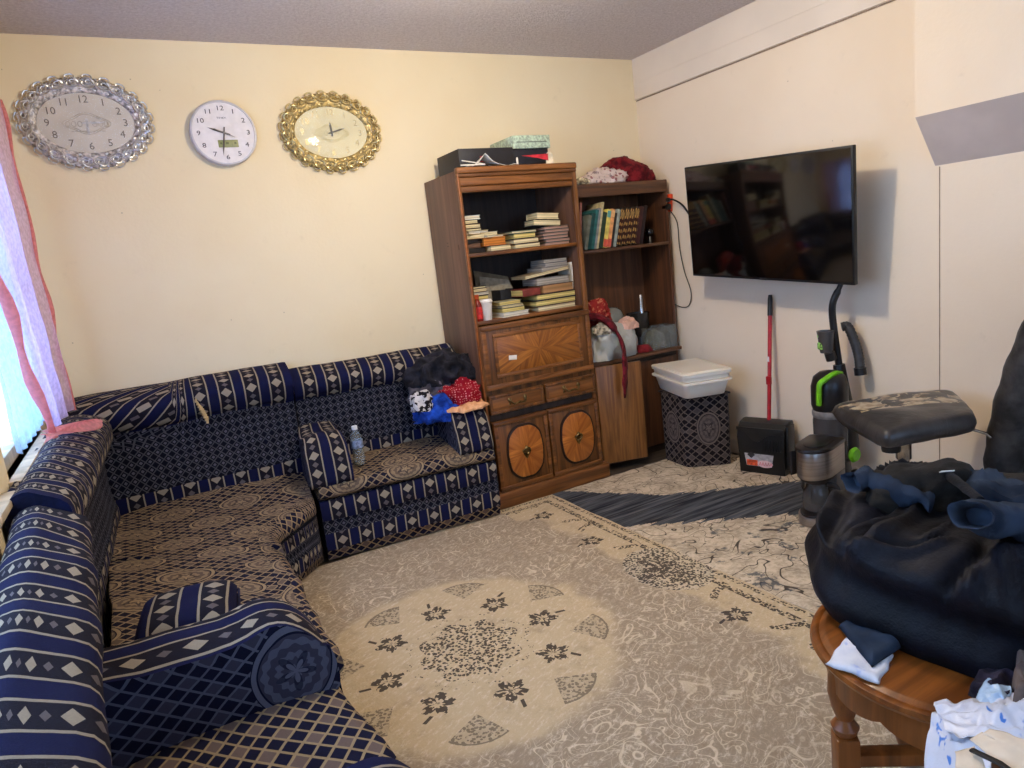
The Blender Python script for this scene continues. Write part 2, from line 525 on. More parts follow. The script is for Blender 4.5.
# fold into eight sectors
def sector(off):
    q = (a-off)/(PI/4)+.5
    b = (q.frac()-.5)*(PI/4)
    return r*b.cos(), r*b.sin()
fx, fy = sector(PI/8)
fr = ((fx-.385)*(fx-.385)+fy*fy).sqrt(); fa = fy.atan2(fx-.385)
fan = fr.lt(.145)*fa.abs().lt(.72)
farc = ((fr*105.).sin().gt(.25)).max((fr-.135).abs().lt(.008))
f_ink = f_ink.max(fan*(farc*dots).max(dots*spk2.gt(.45)).max((fr-.14).abs().lt(.003)))
col = rm.mix(col, (176, 158, 132), fan*.5)
def floret(px, py, size, seed):
    q = (px*px+py*py).sqrt(); t = py.atan2(px)
    petal = q.lt(((t*2.5+seed).cos().abs()*.55+.45)*size)
    hole = ((q/size*8.).sin()+(t*10.+seed*2.).sin()*.8+(rm.noise(P2, 70., 1.)-.5)*7.).gt(.30)
    stem = (px+size*1.25).abs().lt(size*.3)*(py-px*.25-size*.3).abs().lt(size*.1)
    return (petal*(1.-hole)).max(stem)
ffx, ffy = sector(0.)
f_ink = f_ink.max(floret(.322-ffx, ffy, .066, .3))
# rim: flowers in a row, half medallions, speckled border
Yr = ((Y-2.2)/.46+.5).frac()*.46-.23
Xr = ((X-.87)/.46+.5).frac()*.46-.23
rimx = (X-1.77).abs().lt(.12)*Y.lt(3.2); rimy = (Y-3.1).abs().lt(.12)*X.lt(1.68)
f_ink = f_ink.max(floret(X-1.77, Yr-.0, .06, 1.1)*rimx)
hm = (X-1.84)*(X-1.84)/.030+(Y-2.2)*(Y-2.2)/.050
f_ink = f_ink.max(hm.lt(1.)*dots*spk2.gt(.40)).max(hm.lt(.5)*clus*spk2.gt(.5))
col = rm.mix(col, (206, 192, 168), hm.lt(1.)*.5)
bd = edge.lt(.10)*edge.gt(.012)
ring = ((((X-1.92)*(X-1.92)+Yr*Yr).sqrt()-.0)*75.).sin().gt(.3)
f_ink = f_ink.max(bd*dots*((edge*90.).sin().gt(-.2)))
f_ink = f_ink.max((edge-.098).abs().lt(.0035)*(((Y+X)*150.).sin().gt(-.3)))
f_ink = f_ink.max(edge.lt(.2)*edge.gt(.1)*Yr.abs().gt(.13)*ring*dots)
col = rm.mix(col, ink, f_ink*(1.-fan*.35)*.86)
rm.color(col); rm.bump(rm.noise(P2, 120., 3.)+mot*1.5, .5, .008)

b2 = M('blue_banded_rug', .95, 0, .05)
X, Y, Z = b2.xyz(); P2 = b2.vec(X, Y, 0.)
st = b2.noise(b2.vec(X*2.2, Y*34., 0.), 1., 4., .6)
up = (X-2.1)*-1.32+3.33
up2 = (X-2.47)*-.58+2.86
lowr = (X-2.03)*-.68+2.665
jit = (st-.5)*.22
band = (Y-jit).lt(up.max(up2)) * (Y+jit).gt(lowr)
streak = st.ss(.3, .7)
n1 = b2.noise(P2, 8., 4., .6)
base = b2.mix((166, 149, 127), (216, 198, 172), (n1*.5+b2.noise(P2, 40., 4., .7)*.5).ss(.36, .62))
ln = curls(b2, P2, 3.6, .055, .35)
ln2 = curls(b2, b2.vec(X+4., Y, 1.), 6., .045, .0)*b2.noise(b2.vec(X, Y, 8.), 4., 1.).gt(.5)
base = b2.mix(base, (52, 44, 42), ln.max(ln2*.8)*.9)
blot = b2.noise(b2.vec(X*3., Y*3., 5.), 3., 4.)
far = (Y-2.35).lt(0.)
base = b2.mix(base, (70, 76, 84), (blot.ss(.56, .62))*b2.noise(P2, 34., 3.).ss(.42, .55)*far*.8)
blue = b2.mix((34, 36, 44), (92, 94, 98), streak)
blue = b2.mix(blue, (128, 124, 118), b2.noise(b2.vec(X*3., Y*70., 2.), 1., 3.).ss(.56, .7)*.5)
b2.color(b2.mix(base, blue, band)); b2.bump(b2.noise(P2, 120., 3.), .5, .006)


def rug(name, x0, x1, y0, y1, th, mat, label, seed):
    nx, ny = 40, 40
    def top(u, v):
        px, py = x0+(x1-x0)*u, y0+(y1-y0)*v
        e = min(u, 1-u, v, 1-v)
        return (px+.004*math.sin(v*60), py+.004*math.sin(u*55), th+.0015*mnoise.noise((px*2.2, py*2.2, seed)) if e > .004 else th*.55)
    mb = MB().grid(top, nx, ny)
    n = nx+1
    # skirt and underside
    rim = [i for i in range(n)]+[j*n+nx for j in range(1, ny+1)]+[ny*n+i for i in reversed(range(nx))]+[j*n for j in reversed(range(1, ny))]
    b = len(mb.v)
    for i in rim: mb.v.append(Vector((mb.v[i].x, mb.v[i].y, .0)))
    for k in range(len(rim)):
        k2 = (k+1) % len(rim); mb.face([rim[k], b+k, b+k2, rim[k2]])
    mb.face([b+k for k in range(len(rim))])
    o = fix_normals(mb.build(name, mat, sharp=60))
    return tag(o, label, 'rug')
rug('area_rug', 1.992, 3.235, .2, 3.378, .006, b2.mat, 'beige rug with dark scrolls and a jagged charcoal blue band, under the hamper', 2)
_big = rug('area_rug', -.30, 1.99, -.9, 3.378, .009, rm.mat, 'large beige rug with a round speckled medallion and ring of dark florets', 5)
for v in _big.data.vertices:
    pass

# ------------------------------------------------------------------ upholstery
NAVY, CREAM, DARKB, DIM = (17, 20, 54), (164, 150, 128), (26, 23, 28), (104, 95, 92)


def weave(m):
    o = m.tc.outputs['Object']
    m.bump(m.noise(o, 420., 2.), .25, .003); m.b.inputs['Sheen Weight'].default_value = .0
    return m


def stripe_mat(name, P=.122, chain=.046):
    m = M(name, .88, 0, .12)
    u, v, _ = m.xyz('UV')
    o = m.tc.outputs['Object']
    u = u + (m.noise(o, 7., 2.)-.5)*.010
    t = (u/P).frac()
    navy = t.lt(.36)
    l1 = (t-.395).abs().lt(.028)
    l2 = (t-.968).abs().lt(.028)
    ch = (t-.68).abs()*P
    cell = v/chain
    k = cell.frac()-.5
    big = (cell*.5).frac().lt(.5)
    half = big*.010+.016
    dia = (ch/half+k.abs()*chain/(half*.92)).lt(1.)
    c = m.mix(DARKB, m.mix(DIM, CREAM, big), dia*.9)
    c = m.mix(c, NAVY, navy)
    c = m.mix(c, CREAM, l1.max(l2)*.85)
    c = m.mix(c, (30, 30, 60), m.noise(o, 300., 2.)*.3)
    m.color(c); return weave(m).mat


def lattice_mat(name, g=.040, back=(14, 15, 27), line=(100, 99, 104)):
    m = M(name, .9, 0, .1)
    u, v, _ = m.xyz('UV'); o = m.tc.outputs['Object']
    p, q = (u+v)/g, (u-v)/g
    a, b = p.frac()-.5, q.frac()-.5
    d = a.abs().max(b.abs())
    ch = ((p.floor()+q.floor())*.5).frac().lt(.25)
    c = m.mix(back, line, d.gt(.41)*.6)
    c = m.mix(c, (112, 108, 120), (d.lt(.22))*ch*.7)
    c = m.mix(c, (16, 16, 30), m.noise(o, 14., 3.)*.5)
    m.color(c); return weave(m).mat


def medallion_mat(name, g=.034, rep=(.30, .20), line=(156, 134, 104), c1=(22, 21, 40), c2=(104, 88, 76), oval=(.082, .056), off=(0., 0.)):
    m = M(name, .9, 0, .1)
    u, v, _ = m.xyz('UV'); o = m.tc.outputs['Object']
    jit = (m.noise(o, 6., 2.)-.5)*.016
    u = u+off[0]+jit; v = v+off[1]+jit
    p, q = (u+v*1.25)/(g*1.4), (u-v*1.25)/(g*1.4)
    a, b = p.frac()-.5, q.frac()-.5
    d = a.abs().max(b.abs())
    ch = ((p.floor()+q.floor())*.5).frac().lt(.25)
    ch2 = ((p.floor())*.5).frac().lt(.25)
    c = m.mix(c1, c2, ch*ch2)
    c = m.mix(c, line, d.gt(.41)*.85)
    row = (v/rep[1]).floor()
    mu = ((u/rep[0]+row*.5).frac()-.5)*rep[0]
    mv = ((v/rep[1]).frac()-.5)*rep[1]
    e = ((mu/oval[0])*(mu/oval[0])+(mv/oval[1])*(mv/oval[1])).sqrt()
    t = mv.atan2(mu)
    c = m.mix(c, c1, e.lt(1.22))
    c = m.mix(c, line, (e-1.12).abs().lt(.07))
    inner = m.mix(c2, line, ((e*17.).sin()+(t*14.).sin()*.6).gt(.1)*.7)
    sw = ((t*5.).sin()*.25+e).lt(.34)
    inner = m.mix(inner, c1, sw*.7)
    inner = m.mix(inner, line, ((t*5.).sin()*.14+e).lt(.2))
    c = m.mix(c, inner, e.lt(1.))
    c = m.mix(c, (40, 34, 40), m.noise(o, 200., 2.)*.25)
    m.color(c); return weave(m).mat

F_STR = stripe_mat('striped_upholstery')
F_STR2 = stripe_mat('broad_striped_upholstery', .150, .056)
F_LAT = lattice_mat('lattice_upholstery')
F_MED = medallion_mat('medallion_upholstery')
F_MED2 = medallion_mat('arm_side_upholstery', .036, (.9, .9), (92, 92, 106), (15, 16, 36), (58, 56, 70), (.085, .10), (.36, -.05))
F_CHK = medallion_mat('check_upholstery', .040, (2.4, 2.4), (166, 142, 106), (20, 21, 44), (110, 92, 84), (.02, .02))
FAB = [F_STR, F_LAT, F_MED, F_MED2, F_CHK, F_STR2, cloth('navy_lining', (16, 18, 44))]


def sweep(fr, rr, prof, name, parent, seed=0, wob=.006, caps=(3, 3), swap=None, uv0=0., planar=2):
    """upholstered body: profile (a, b, z, mat) carried along a front path (metres a from it) towards a rear path (fraction b)"""
    mb = MB(); n = len(fr); np_ = len(prof)
    L = [uv0]
    for i in range(n-1): L.append(L[-1]+max((fr[i+1]-fr[i]).length, (rr[i+1]-rr[i]).length*.999))
    V = [0]
    for p, q in zip(prof, prof[1:]):
        A = Vector((p[0]+p[1]*.5, p[2])); B = Vector((q[0]+q[1]*.5, q[2])); V.append(V[-1]+(B-A).length)
    for i in range(n):
        d = rr[i]-fr[i]; u = d.normalized()
        for j, (a, b, z, mt) in enumerate(prof):
            p = fr[i]+u*a+d*b
            w = wob*mnoise.noise((p.x*5+seed, p.y*5, z*6))
            mb.v.append(Vector((p.x-u.x*w, p.y-u.y*w, z+w*(1 if z > .02 else 0))))
    for i in range(n-1):
        for j in range(np_-1):
            mt = prof[j+1][3]
            if swap: mt = swap.get(mt, mt)
            q = [i*np_+j, (i+1)*np_+j, (i+1)*np_+j+1, i*np_+j+1]
            if mt == planar and prof[j+1][1] > 0: uv = [(mb.v[k].x, mb.v[k].y) for k in q]
            else: uv = [(L[i], V[j]), (L[i+1], V[j]), (L[i+1], V[j+1]), (L[i], V[j+1])]
            mb.face(q, uv, mt)
    for s, i in ((0, 0), (1, n-1)):
        if caps[s] is None: continue
        idx = [i*np_+j for j in range(np_)]
        pts = [mb.v[k] for k in idx]; d = (rr[i]-fr[i]).normalized()
        uv = [((p-fr[i]).dot(d), p.z) for p in pts]
        if s == 0: idx.reverse(); uv.reverse()
        mb.face(idx, uv, caps[s])
    # underside
    for i in range(n-1):
        mb.face([i*np_, i*np_+np_-1, (i+1)*np_+np_-1, (i+1)*np_], None, 1)
    return fix_normals(mb.build(name, FAB, parent, sharp=60))


def dense(prof, n=4):
    """round a coarse profile, keeping each span's material"""
    out = [prof[0]]
    for i in range(len(prof)-1):
        a, b, c, d = prof[max(i-1, 0)], prof[i], prof[i+1], prof[min(i+2, len(prof)-1)]
        for k in range(1, n+1):
            t = k/n
            out.append(tuple(.5*((2*b[j])+(c[j]-a[j])*t+(2*a[j]-5*b[j]+4*c[j]-d[j])*t*t+(3*b[j]-a[j]-3*c[j]+d[j])*t**3) for j in range(3))+(c[3],))
    return out


def line(p, q, n): return [Vector(p).lerp(Vector(q), i/n) for i in range(n+1)]


def sofa_unit(name, label, W, D, bt, seat_f, seat_r, top, loc, rz, arms, swap=None, arm_h=.64, roll=.05, back_w=None):
    """straight unit in its own frame: x along the seat, front at y=0, back at y=D"""
    t = thing(name, label, 'sofa', loc, rz, )
    NX = max(8, int(W/.06))
    f0, r0 = line((0, 0, 0), (W, 0, 0), NX), line((0, D, 0), (W, D, 0), NX)
    base = [(.03, 0, .0, 4), (.012, 0, .055, 4), (.0, 0, .06, 0), (-.004, 0, .15, 0), (0, 0, .155, 1), (0, 0, .215, 1), (-.003, 0, .22, 0), (0, 0, .31, 0), (.01, 0, .318, 0), (.06, 0, .32, 1), (0, .97, .32, 1), (0, .97, 0, 1)]
    sweep(f0, r0, base, 'base', t, 1, caps=(1, 1), swap=swap)
    yb = D-bt
    f1, r1 = line((.004, 0, 0), (W-.004, 0, 0), NX), line((.004, yb+.02, 0), (W-.004, yb+.02, 0), NX)
    seat = dense([(.02, 0, .322, 2), (-.012, 0, .34, 2), (-.016, 0, seat_f-.03, 2), (.0, 0, seat_f, 2), (.05, .03, seat_f+.012, 2), (0, .35, seat_f+.022, 2), (0, .7, (seat_f+seat_r)/2+.015, 2), (0, .97, seat_r, 2), (0, 1, seat_r-.03, 2), (0, 1, .33, 2)], 3)
    sweep(f1, r1, seat, 'seat_cushion', t, 2, wob=.010, caps=(2, 2), swap=swap)
    bw_ = back_w or W
    f2, r2 = line((0, yb, 0), (bw_, yb, 0), NX), line((0, D, 0), (bw_, D, 0), NX)
    back = dense([(0, .0, .33, 0), (.0, 0, seat_r-.01, 0), (-.004, 0, seat_r+.06, 0), (.0, 0, seat_r+.09, 1), (.008, 0, (seat_r+top)/2, 1), (.0, 0, top-.155, 1), (-.02, 0, top-.14, 0), (-roll, 0, top-.095, 0), (-roll*.8, 0, top-.045, 0), (0, .15, top-.005, 0), (0, .5, top+.012, 0), (0, .85, top-.005, 0), (0, 1, top-.06, 0), (0, 1, top-.2, 1), (0, 1, .33, 1)], 3)
    sweep(f2, r2, back, 'backrest', t, 4, wob=.012, caps=(1, 1), swap=swap)
    for x0, x1 in arms:
        nx = 8
        zt, zs = arm_h, seat_f-.012
        fa, ra = line((x0, -.0, 0), (x1, -.0, 0), nx), line((x0, yb+.03, 0), (x1, yb+.03, 0), nx)
        arm = dense([(.03, 0, zs, 0), (-.012, 0, zs+.02, 0), (-.006, 0, zs+.10, 0), (.03, 0, zt-.055, 0), (.075, 0, zt-.015, 0), (.13, 0, zt, 0), (.22, 0, zt-.012, 0), (0, .75, zt+.0, 0), (0, 1, zt-.005, 0), (0, 1, zs, 0)], 3)
        o = sweep(fa, ra, arm, 'armrest', t, x0*9, wob=.008, caps=(3, 3), swap=swap, uv0=.045)
        # pillow out the sides
        xm = (x0+x1)/2
        for v in o.data.vertices:
            zc = (v.co.z-zs)/(zt-zs)
            if zc > .75: v.co.x = xm+(v.co.x-xm)*(1-.9*(zc-.75)**2*2)
            v.co.z -= .02*((v.co.x-xm)/(x1-x0)*2)**4*(1 if zc > .6 else 0)
    return t


sofa_unit('loveseat', 'patterned navy loveseat against the back wall, beside the wooden cabinet', .955, .50, .15, .395, .44, .942, (.645, 3.365, .0135), math.radians(-5.1),
          ((-.025, .185), (.755, .95)), back_w=.915)
sofa_unit('armchair', 'near navy striped sofa section beside the window, its arm closest to the camera', 1.17, .625, .125, .41, .43, .895, (.335, .68, .0135), PI/2+.060,
          ((.10, .40), (.94, 1.16)), swap={0: 5, 2: 4}, arm_h=.625, roll=.055, back_w=1.49)

# corner unit: seat runs along the left wall, across the diagonal and along the back wall
ct = thing('corner_sofa', 'patterned navy corner sofa section filling the corner between window and back wall', 'sofa', (0, 0, .0135))
fp = [Vector(p) for p in ((.335, 1.90, 0), (.342, 2.2, 0), (.345, 2.6, 0), (.35, 2.9, 0), (.365, 3.06, 0), (.42, 3.15, 0), (.53, 3.265, 0), (.603, 3.34, 0), (.622, 3.378, 0))]
rp = [Vector(p) for p in ((-.20, 1.90, 0), (-.225, 2.2, 0), (-.25, 2.6, 0), (-.25, 3.0, 0), (-.25, 3.3, 0), (-.22, 3.62, 0), (-.02, 3.72, 0), (.35, 3.735, 0), (.65, 3.735, 0))]


def resample(a, b, n):
    A, B = [], []
    for i in range(len(a)-1):
        for k in range(n): A.append(a[i].lerp(a[i+1], k/n)); B.append(b[i].lerp(b[i+1], k/n))
    return A+[a[-1]], B+[b[-1]]
fA, rA = resample(fp, rp, 4)
sweep(fA, rA, [(.03, 0, .0, 4), (.012, 0, .05, 4), (.0, 0, .055, 0), (-.004, 0, .125, 0), (0, 0, .13, 1), (0, 0, .19, 1), (-.003, 0, .195, 0), (0, 0, .25, 0), (.03, 0, .26, 1), (0, .98, .26, 1), (0, .98, 0, 1)], 'base', ct, 11, caps=(1, 1))
seatp = dense([(.02, 0, .262, 4), (-.016, 0, .28, 4), (-.014, 0, .32, 4), (.02, 0, .345, 4), (.07, .03, .352, 2), (0, .35, .375, 2), (0, .7, .40, 2), (0, .96, .425, 2), (0, 1, .41, 2), (0, 1, .28, 2)], 3)
k = 13
sweep(fA[:k], rA[:k], seatp, 'seat_cushion', ct, 12, wob=.02, caps=(4, 4))
sweep(fA[k-1:], rA[k-1:], seatp, 'seat_cushion', ct, 14, wob=.016, caps=(4, 4))
# a rear run of backrest and a run beside the window
def backrest(F, R, top, seed, roll=.05, z0=.27, shear=0.):
    p = dense([(0, .0, z0, 0), (.0, 0, .41, 0), (-.004, 0, .485, 0), (.0, 0, .51, 1), (.008, 0, .66, 1), (.0, 0, top-.19, 1), (-.02, 0, top-.175, 0), (-roll, 0, top-.11, 0), (-roll*.8, 0, top-.045, 0), (0, .15, top-.005, 0), (0, .5, top+.012, 0), (0, .85, top-.005, 0), (0, 1, top-.06, 0), (0, 1, z0, 1)], 3)
    o = sweep(F, R, p, 'backrest', ct, seed, wob=.014, caps=(6, 6))
    return o
f_, r_ = resample([Vector(p) for p in ((-.345, 3.71, 0), (.10, 3.69, 0), (.665, 3.685, 0))], [Vector(p) for p in ((-.345, 3.85, 0), (.10, 3.852, 0), (.672, 3.855, 0))], 11)
ob = backrest(f_, r_, .985, 15, .06)
# the loose cover is pulled askew near the corner: lines lean over
uvl = ob.data.uv_layers[0].data
for p in ob.data.polygons:
    for li in p.loop_indices:
        co = ob.data.vertices[ob.data.loops[li].vertex_index].co
        if co.x < .16 and co.z > .74: uvl[li].uv[0] += (.16-co.x)*.25-(uvl[li].uv[1]-.45)*.75*min(1, (.16-co.x)/.05)
f_, r_ = resample([Vector(p) for p in ((-.285, 2.20, 0), (-.262, 2.6, 0), (-.232, 3.2, 0), (-.215, 3.58, 0))], [Vector(p) for p in ((-.39, 2.20, 0), (-.388, 2.6, 0), (-.385, 3.2, 0), (-.385, 3.60, 0))], 9)
backrest(f_, r_, .925, 16, .05)
# tuft of worn fringe on the cover seam
fb = MB()
for i in range(9):
    zz = .93-.014*i
    fb.tube([(.195+.004*i, 3.66-.012*math.sin(i), zz), (.205+.004*i, 3.635, zz-.012), (.20+.004*i, 3.62, zz-.04)], .006, 5)
fb.build('worn_fringe', simple('fringe_thread', (176, 150, 108), .9), ct)

pil = MB()
def pillow_fn(side):
    def fn(u, v):
        x, y = (u-.5), (v-.5)
        b = max(0, (1-(2*abs(x))**4)*(1-(2*abs(y))**4))**.45
        return (x*.27*(1-.05*(1-b)), y*.30, .085+side*(.012+.062*b))
    return fn
pil.grid(pillow_fn(1), 16, 16, 0, (.262, .30)); pil.grid(pillow_fn(-1), 16, 16, 0, (.27, .30), back=True)
po = thing('cushion', 'small navy striped cushion lying on the corner seat behind the near armrest', 'cushion', (-.015, 2.06, .425), math.radians(-8))
_p = pil.build('cover', F_STR, po, sharp=180)
bm = bmesh.new(); bm.from_mesh(_p.data); bmesh.ops.remove_doubles(bm, verts=bm.verts, dist=.004); bm.to_mesh(_p.data); bm.free()
MB().tube([(sx*.131, sy*.147, .085) for sx, sy in ((-1, -1), (0, -1.01), (1, -1), (1.01, 0), (1, 1), (0, 1.01), (-1, 1), (-1.01, 0))], .005, 6, closed=True).build('piping', cloth('navy_cloth', (24, 26, 60)), po)

# ------------------------------------------------------------------ wall clocks
def wall_mx(x, z, y=YB): return Matrix(((1, 0, 0, x), (0, 0, -1, y), (0, 1, 0, z), (0, 0, 0, 1)))   # local z points into the room


def hand(mb, ang, L, w, z, tail=.02, m=0):
    a = math.radians(90-ang); d = Vector((math.cos(a), math.sin(a), 0)); n = Vector((-d.y, d.x, 0))
    P = [(-d*tail+n*w*.5), (-d*tail-n*w*.5), (d*L*.6-n*w*.6), d*L, (d*L*.6+n*w*.6)]
    mb.prism([(p.x, p.y) for p in P], z, z+.0015, m=m)


def ornate_clock(x, z, label, metal, dark, face, ink, tone, hang, minang, tilt=0.):
    t = thing('wall_clock', label, 'clock', mx=wall_mx(x, z) @ Matrix.Rotation(tilt, 4, 'Z'))
    ax, az = .282, .214
    ix, iz = .198, .134
    # frame: backing band, beaded inner lip, scrolled openwork and petals
    fr = MB()
    n = 72
    prof = [(0., .006), (0., .018), (.14, .026), (.5, .031), (.86, .022), (.95, .012), (.95, .002), (.0, .002)]
    base = len(fr.v)
    for k in range(n):
        q = 2*PI*k/n; wv = 1+.018*math.cos(q*24)
        for s, zz in prof:
            rx, rz_ = ix+(ax*.955-ix)*s, iz+(az*.955-iz)*s
            ww = wv if s > .8 else 1
            fr.v.append(Vector((rx*math.cos(q)*ww, rz_*math.sin(q)*ww, zz)))
    P = len(prof)
    for k in range(n):
        k2 = (k+1) % n
        for j in range(P-1): fr.face([base+k*P+j, base+k2*P+j, base+k2*P+j+1, base+k*P+j+1])
    fix_normals(fr.build('frame', dark, t, sharp=50))
    orn = MB()
    N = 24
    for k in range(N):
        q = 2*PI*(k+.5)/N; c, s_ = math.cos(q), math.sin(q)
        mxr, mzr = ix+(ax-ix)*.55, iz+(az-iz)*.55
        p = Vector((mxr*c, mzr*s_, .032)); tng = math.atan2(mzr*c, -mxr*s_)
        R = Matrix.Rotation(tng, 4, 'Z')
        # a pair of S scrolls, a bud and an outer loop
        loop = []
        for i in range(13):
            w = 2*PI*i/12
            loop.append(p + (R @ Vector((.027*math.cos(w)+.006*math.sin(2*w), .021*math.sin(w), .005*math.sin(w*2)))))
        orn.tube(loop[:-1], .0042, 5, closed=True)
        orn.tube([p + (R @ Vector((.012*math.cos(2*PI*i/8)-.006, .009*math.sin(2*PI*i/8), .004))) for i in range(8)], .0030, 5, closed=True)
        po = Vector((ax*.955*math.cos(q), az*.955*math.sin(q), .014))
        lp = [po + (R @ Vector((.019*math.cos(2*PI*i/10), .011*math.sin(2*PI*i/10), .003))) for i in range(10)]
        orn.tube(lp, .0040, 5, closed=True)
        q2 = 2*PI*k/N
        orn.ball((( ix+.012)*math.cos(q2), (iz+.012)*math.sin(q2), .026), (.009, .006, .005), sub=1, mx=R)
        pm = Vector((ax*.84*math.cos(q2), az*.84*math.sin(q2), .029)); R2 = Matrix.Rotation(math.atan2(az*math.cos(q2), -ax*math.sin(q2)), 4, 'Z')
        orn.tube([pm + (R2 @ Vector((-.014+.028*i/6, .010*math.sin(i*PI/3), .002))) for i in range(7)], [.002, .004, .0045, .004, .0045, .004, .002], 5)
    orn.build('scrollwork', metal, t)
    f = MB()
    f.lathe([(0, .008), (1., .008), (1., .012), (0, .012)], 64, Matrix.Diagonal((ix*.995, iz*.995, 1, 1)))
    fo = f.build('face', face, t)
    for h in range(1, 13):
        q = math.radians(90-30*h); nm = MB()
        kx, kz = ix*.80, iz*.78
        text_mb(nm, str(h), .046, Matrix.Translation((kx*math.cos(q), kz*math.sin(q), .0128)), .0008)
        nm.build('numeral', ink, fo)
    en = MB()                                                       # engraved mosque-like scroll panel is left as a plain double outline
    for s in (1, .86):
        en.tube([(.088*s*math.cos(w)*(1+.10*math.cos(4*w)), -.002+.042*s*math.sin(w)*(1+.14*math.cos(4*w)), .0126) for w in [2*PI*i/48 for i in range(48)]], .0012, 4, closed=True)
    for sx in (-1, 1):
        for i in range(3):
            en.tube([(sx*(.03+.024*i)+.009*math.cos(w), -.004+.012*math.sin(w), .0126) for w in [2*PI*i_/12 for i_ in range(12)]], .0011, 4, closed=True)
    en.tube([(-.07, -.036, .0126), (.07, -.036, .0126)], .0012, 4)
    en.build('engraving', tone, fo)
    h1 = MB(); hand(h1, hang, .056, .010, .014); h1.build('hour_hand', metal if ink is not G_INK else G_HAND, t)
    h2 = MB(); hand(h2, minang, .080, .007, .0165); h2.ball((0, 0, .017), (.007, .007, .003), sub=1); h2.build('minute_hand', metal if ink is not G_INK else G_HAND, t)
    gl = MB().lathe([(0, .021), (.6, .0205), (.985, .0185)], 48, Matrix.Diagonal((ix, iz, 1, 1)), cap=False)
    gl.build('glass', clear('clock_glass', (250, 250, 250), .05, .03), t)
    return t


SILVER = simple('silver_plating', (206, 202, 198), .34, .75, .08, 40)
GOLD = simple('antique_gold_plating', (198, 178, 128), .34, .75, .1, 40)
S_DARK = simple('silver_recess', (178, 170, 164), .45, .25, .3, 60)
G_DARK = simple('gold_recess', (170, 146, 92), .45, .3, .35, 60)
S_FACE = simple('silver_clock_face', (214, 204, 188), .6, 0, .03, 8)
G_FACE = simple('pale_gold_clock_face', (226, 214, 172), .6, 0, .04, 6)
S_INK = simple('silver_numerals', (120, 110, 98), .4, .6, .05)
G_INK = simple('gold_numerals', (176, 160, 116), .4, .5, .05)
G_HAND = simple('black_hand', (50, 44, 34), .4)
S_TONE = simple('pale_engraving', (176, 164, 146), .5)
G_TONE = simple('gold_engraving', (204, 190, 128), .5)
ornate_clock(-.005, 2.250, 'oval silver wall clock with openwork frame and silver numerals, leftmost, near the curtain', SILVER, S_DARK, S_FACE, S_INK, S_TONE, 182, 88, math.radians(-.5))
ornate_clock(1.135, 2.190, 'oval gold wall clock with openwork frame, right of the round clock', GOLD, G_DARK, G_FACE, G_INK, G_TONE, 355, 72, math.radians(-2))

t = thing('wall_clock', 'plain round white wall clock with thin grey rim and a small digital display', 'clock', mx=wall_mx(.581, 2.192))
MB().lathe([(0, .0), (.150, .0), (.158, .006), (.158, .036), (.154, .042), (.147, .043), (.146, .036), (0, .036)], 64).build('case', simple('grey_white_plastic', (196, 190, 192), .35, 0, .03), t)
dial = MB().lathe([(0, .036), (.1465, .036), (.1465, .0375), (0, .0375)], 64).build('face', simple('white_dial', (226, 218, 216), .6, 0, .02), t)
for h in range(1, 13):
    q = math.radians(90-30*h); nm = MB()
    mxn = Matrix.Translation((.118*math.cos(q), .118*math.sin(q), .0378)) @ Matrix.Scale(1.25, 4, (1, 0, 0))
    text_mb(nm, str(h), .032, mxn)
    nm.build('numeral', simple('dark_print', (56, 48, 52), .6), dial)
nm = MB()
text_mb(nm, 'TIMEX', .0115, Matrix.Translation((0, .072, .0378)) @ Matrix.Scale(1.4, 4, (1, 0, 0)), .0004)
nm.build('lettering', MATS['dark_print'], dial)
dp = MB().box((.012, -.052, .0385), (.096, .036, .003), .006)
dpo = dp.build('digital_display', simple('lcd_green', (138, 138, 84), .35, 0, .06), t)
lc = MB()
for xx in (-.012, .030): lc.box((xx, -.052, .0402), (.001, .028, .0004))
for xx, ww in ((-.022, .010), (.008, .014), (.046, .010)): lc.box((xx, -.050, .0402), (ww, .010, .0003))
lc.build('display_digits', simple('lcd_dark', (96, 98, 58), .5), dpo)
h1 = MB(); hand(h1, 290, .078, .008, .040, .03); h1.build('hour_hand', simple('brown_hand', (84, 70, 62), .4), t)
h2 = MB(); hand(h2, 191, .112, .006, .0425, .028); h2.build('minute_hand', MATS['brown_hand'], t)
h3 = MB(); hand(h3, 115, .055, .0025, .045, .05); h3.ball((0, 0, .0445), (.006, .006, .003), sub=1); h3.build('second_hand', simple('pale_hand', (150, 138, 128), .4), t)

# ------------------------------------------------------------------ curtains
def curtain_sheet(pts_top, pts_bot, ztop, zbot, amp, waves, seed, puddle=0.):
    def fn(u, v):
        top = Vector(pts_top[0]).lerp(Vector(pts_top[1]), u); bot = Vector(pts_bot[0]).lerp(Vector(pts_bot[1]), u)
        q = top.lerp(bot, v); w = amp*math.sin(u*waves*2*PI+seed+.6*math.sin(v*3))
        return (q.x+w+.008*mnoise.noise((u*6, v*9, seed)), q.y+.01*mnoise.noise((u*4, v*5, seed+4)), ztop+(zbot-ztop)*v)
    return fn
M_LILAC = sheer('lilac_sheer_fabric', (226, 196, 236), .66)
M_PINK = sheer('coral_pink_hem', (240, 160, 156), .88)
M_AQUA = sheer('white_sheer_fabric', (176, 206, 236), .62)
ZR = 2.30
cu = thing('curtain', 'lilac sheer curtain with coral pink edges gathered at the far end of the window', 'curtain', (-.31, 3.2, .96))
MB().grid(curtain_sheet(((-.348, 2.22), (-.312, 3.64)), ((-.33, 2.92), (-.300, 3.56)), ZR, .985, .014, 3.2, 1.), 60, 40).build('drape', M_LILAC, cu, world=True, sharp=180)
